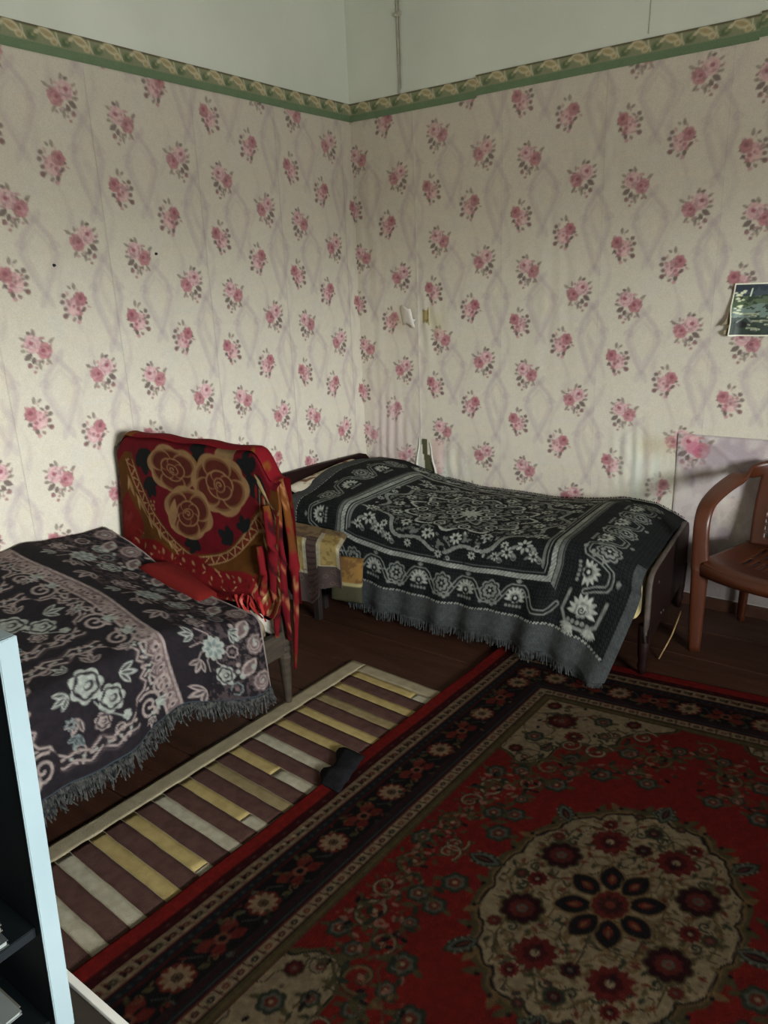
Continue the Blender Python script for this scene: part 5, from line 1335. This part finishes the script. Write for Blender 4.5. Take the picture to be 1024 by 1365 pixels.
for k in range(25):
    u = k / 24; p = Vector(fseat(u, 0)); rows.append([bm.verts.new(p + Vector((0, 0, .004))), bm.verts.new(p + Vector((0, -.010, -.012))), bm.verts.new(p + Vector((0, -.006, -.050 + .012 * math.sin(PI * u)))), bm.verts.new(p + Vector((0, .004, -.050 + .012 * math.sin(PI * u)))), bm.verts.new(p + Vector((0, .004, -.004)))])
for a, b in zip(rows, rows[1:]):
    for k in range(4): bm.faces.new((a[k], a[k + 1], b[k + 1], b[k]))
bmobj('seat_apron', bm, M_PLAS, ch, True)
for s in (-1, 1):
    ribbon('side_apron', [(s * .268, -.255, .392), (s * .255, -.06, .385), (s * .222, .135, .380)], [.05, .042, .04], .010, [(0, 0, 1)] * 3, ch)
ribbon('back_apron', [(-.215, .145, .385), (0, .165, .385), (.215, .145, .385)], [.04, .04, .04], .010, [(0, 0, 1)] * 3, ch)

# ================================================================== CURLING PICTURE ON THE BACK WALL
pc = Canvas(0, 0, .34, .225, .0024, rgb(58, 74, 62)); X, Y = pc.X, pc.Y      # Y downwards from the top
pc.put((Y < .055 + .012 * np.sin(X * 30)).astype(float), rgb(44, 52, 60)); pc.put(((Y < .055) & (vn(X, Y, .05, .02, 171) > .2)).astype(float), rgb(62, 72, 80), .7)
pc.put(((Y > .055) & (Y < .10)).astype(float), rgb(74, 88, 66)); pc.put(((Y > .095 + .01 * np.sin(X * 40)) & (Y < .145)).astype(float), rgb(96, 112, 104)); pc.put((Y > .145).astype(float), rgb(46, 56, 50))
pc.put(((Y > .05) & (vn(X, Y, .018, .012, 172, 2) > .22)).astype(float), rgb(38, 48, 40), .8)
rr = random.Random(31)
for k in range(22): q = pc.sub(.012 + rr.random() * .035, .03 + rr.random() * .10, .02); q.ell(0, 0, .006 + .004 * rr.random(), .004, 0, rgb(196, 200, 170), .9)
for k in range(26):
    q = pc.sub(.06 + rr.random() * .26, .12 + rr.random() * .09, .03); w_ = .008 + .012 * rr.random(); q.line([(-w_, 0), (w_, .002)], .008, rgb(134, 142, 118)); q.line([(-w_ * .7, .003), (w_ * .7, .003)], .003, rgb(60, 60, 54))
q = pc.sub(.075, .04, .03); q.line([(0, -.016), (-.004, .014)], .006, rgb(190, 196, 172)); q = pc.sub(.20, .05, .03); q.line([(0, -.012), (0, .014)], .006, rgb(180, 184, 166))
q = pc.sub(.055, .155, .05); q.line([(-.02, .01), (.01, -.015), (.035, .01)], .007, rgb(96, 104, 100)); q.ell(0, .02, .02, .014, 0, rgb(26, 30, 30))
bd = np.minimum(np.minimum(X, .34 - X), np.minimum(Y, .225 - Y)); pc.put((bd < .007).astype(float), rgb(204, 202, 180))
curl = sstep(.09, .0, X + (.225 - Y)) 
tearY = .165
Pp = np.empty(X.shape + (3,)); gap = .055 * np.exp(-((Y - .172) / .012) ** 2) * np.clip(1 - X / .05, 0, 1)
lift = .006 + .022 * sstep(.06, .0, X) * sstep(.05, .16, Y) + .006 * np.sin(X * 18) * .5 + .004 * vn(X, Y, .12, .1, 173)
Pp[..., 0] = 2.108 + X - .020 * (Y / .225) * np.clip(1 - X / .2, 0, 1) + .012 * sstep(.04, 0, X) * sstep(.09, .17, Y)
Pp[..., 1] = -.014 - lift
Pp[..., 2] = 1.552 - Y
pc.img[...] = np.clip(pc.img * 1.28, 0, 1)
pic = gridmesh('wall_picture', Pp, pc.img, vmat('glossy_print', .45, .05, 200, .4), flip=True)
md = pic.modifiers.new('thick', 'SOLIDIFY'); md.thickness = .0015
tag(pic, 'unframed landscape print with white border and curling torn corner on the back wall', 'picture')
for pts in (((2.103, 1.455), (2.088, 1.395), (2.066, 1.372), (2.108, 1.378)), ((2.100, 1.362), (2.082, 1.350), (2.084, 1.336), (2.096, 1.328))):
    bm = bmesh.new(); v = [bm.verts.new((x, -.022 - .016 * (i in (1, 2)), z)) for i, (x, z) in enumerate(pts)]; bm.faces.new(v)
    bmesh.ops.subdivide_edges(bm, edges=bm.edges[:], cuts=3, use_grid_fill=True)
    o = bmobj('curled_corner', bm, M_PAPER, pic, True); solid_colour(o, rgb(150, 136, 110)); md = o.modifiers.new('thick', 'SOLIDIFY'); md.thickness = .0012; o['label'] = 'curled beige back of the torn corner'

# ================================================================== WHITE-EDGED DESK WITH OPEN SHELVES (near left)
M_WED = pmat('pale_laminate_edge', rgb(118, 134, 137), 0.38, rgb(126, 141, 144), scale=3, spec=.45)
M_DLAM = pmat('dark_teal_laminate', rgb(13, 18, 20), 0.5, rgb(17, 22, 24), scale=5, spec=.2)
M_DTOP = pmat('dark_brown_laminate', rgb(38, 32, 28), 0.4, rgb(50, 42, 36), scale=5, stretch=(1, 6, 1))
dk = tag(empty('desk', (0, 0, 0)), 'dark low desk with a white edging strip at the lower left corner', 'desk')
DX0, DX1, DY0, DY1, DZ = 1.50, 2.28, -4.15, -3.262, .600
bm = bmesh.new(); box(bm, DX0, DX1, DY0, DY1 - .010, DZ - .022, DZ, .002); bmobj('desktop', bm, M_DTOP, dk)
bm = bmesh.new(); box(bm, DX0, DX1, DY1 - .0095, DY1 + .002, DZ - .026, DZ + .006, .0015); o = bmobj('edge_strip', bm, M_FRAME, dk); o['label'] = 'white edging strip along the desktop'
for yy in (DY0 + .01, DY1 - .03):
    bm = bmesh.new(); box(bm, DX0 + .02, DX1 - .04, yy, yy + .018, .0165, DZ - .022, .001); bmobj('side_panel', bm, M_DLAM, dk)
bm = bmesh.new(); box(bm, DX0 + .03, DX0 + .045, DY0 + .03, DY1 - .032, .25, DZ - .022, .001); bmobj('back_panel', bm, M_DLAM, dk)

hu = tag(empty('open_shelf_unit', (0, 0, 0)), 'tall open shelf unit with pale white front edges, standing on the desk', 'shelf')
HX0, HX1 = 1.70, 1.985; HZ0, HZ1 = DZ + .001, 1.215
# outer face runs y=-3.304 at z .6 to -3.273 at z 1.22 (the unit leans a little)
def lean(z): return -3.304 + (z - .598) * (.031 / .625)
def lean2(z): return -3.328 + (z - .598) * (.026 / .568)
def leanbox(name, y_off0, y_off1, x0, x1, z0, z1, mat, both=True):
    bm = bmesh.new(); V = []
    for z in (z0, z1):
        for x in (x0, x1):
            for yy in (lean(z) + y_off0, lean(z) + y_off1): V.append(bm.verts.new((x, yy, z)))
    for f in ((0, 1, 3, 2), (4, 6, 7, 5), (0, 4, 5, 1), (2, 3, 7, 6), (0, 2, 6, 4), (1, 5, 7, 3)): bm.faces.new([V[i] for i in f])
    bmesh.ops.bevel(bm, geom=bm.edges[:], offset=.0012, segments=2, affect='EDGES')
    return bmobj(name, bm, mat, hu)
leanbox('side_panel', -.024, 0, HX0, HX1 - .004, HZ0, HZ1 - .003, M_DLAM)
o = leanbox('edge_strip', -.0255, .0005, HX1 - .0045, HX1, HZ0, HZ1, M_WED); o['label'] = 'pale white front edge of the side panel'
o = leanbox('top_edge', -.025, .0002, HX0, HX1 - .005, HZ1 - .003, HZ1, M_WED)
leanbox('side_panel', -.62, -.596, HX0, HX1 - .004, HZ0, HZ1 - .003, M_DLAM)
o = leanbox('edge_strip', -.6215, -.595, HX1 - .0045, HX1, HZ0, HZ1, M_WED); o['label'] = 'pale white front edge of the side panel'
leanbox('back_panel', -.5955, -.0245, HX0, HX0 + .006, HZ0, HZ1 - .004, M_DLAM)
for z in (HZ0, .765, HZ1 - .02):
    leanbox('shelf', -.5955, -.0245, HX0 + .0065, HX1 - .02, z, z + .016, M_DLAM)
# papers and magazines lying in the compartments
mcols = [rgb(96, 104, 104), rgb(70, 76, 74), rgb(120, 126, 122), rgb(84, 84, 76), rgb(58, 66, 70), rgb(104, 100, 88)]
mm_ = [pmat('paper_stock_%s' % n_, c, .7, c * .85, scale=8) for n_, c in zip(('grey', 'slate', 'light', 'olive', 'blue', 'buff'), mcols)]
def magazine(x, y, z, w, d, t, rz, mat, label, group):
    m_ = empty('magazine', (x, y, z), rz); tag(m_, label, 'magazine', group)
    bm = bmesh.new(); box(bm, -w / 2 + .002, w / 2 - .002, -d / 2 + .002, d / 2 - .002, .0008, t - .0008)
    bmobj('pages', bm, mm_[2], m_)
    bm = bmesh.new(); prism(bm, [(-w / 2, 0), (w / 2, 0), (w / 2, .0008), (-w / 2 + .001, .0008), (-w / 2 + .001, t - .0008), (w / 2, t - .0008), (w / 2, t), (-w / 2, t)], 'y', -d / 2, d / 2); bmobj('cover', bm, mat, m_)
rr = random.Random(44)
for zi, n_, lab_ in ((.781, 4, 'magazine in the flat stack on the upper dark shelf'), (HZ0 + .016, 5, 'magazine in the flat stack on the lower dark shelf')):
    z = zi + .0006
    for k in range(n_):
        t = rr.uniform(.006, .012); magazine(HX0 + .150 + rr.uniform(-.008, .012), lean(z) - .20 + rr.uniform(-.012, .012), z, .21, .27, t, rr.uniform(-.06, .06), mm_[rr.randrange(6)], ({0: 'lowest ', 1: 'second lowest ', n_ - 1: 'topmost ', n_ - 2: 'second from top '}.get(k, 'middle ')) + lab_, 'magazines on the ' + ('upper shelf' if zi > .7 else 'lower shelf')); z += t + .0006
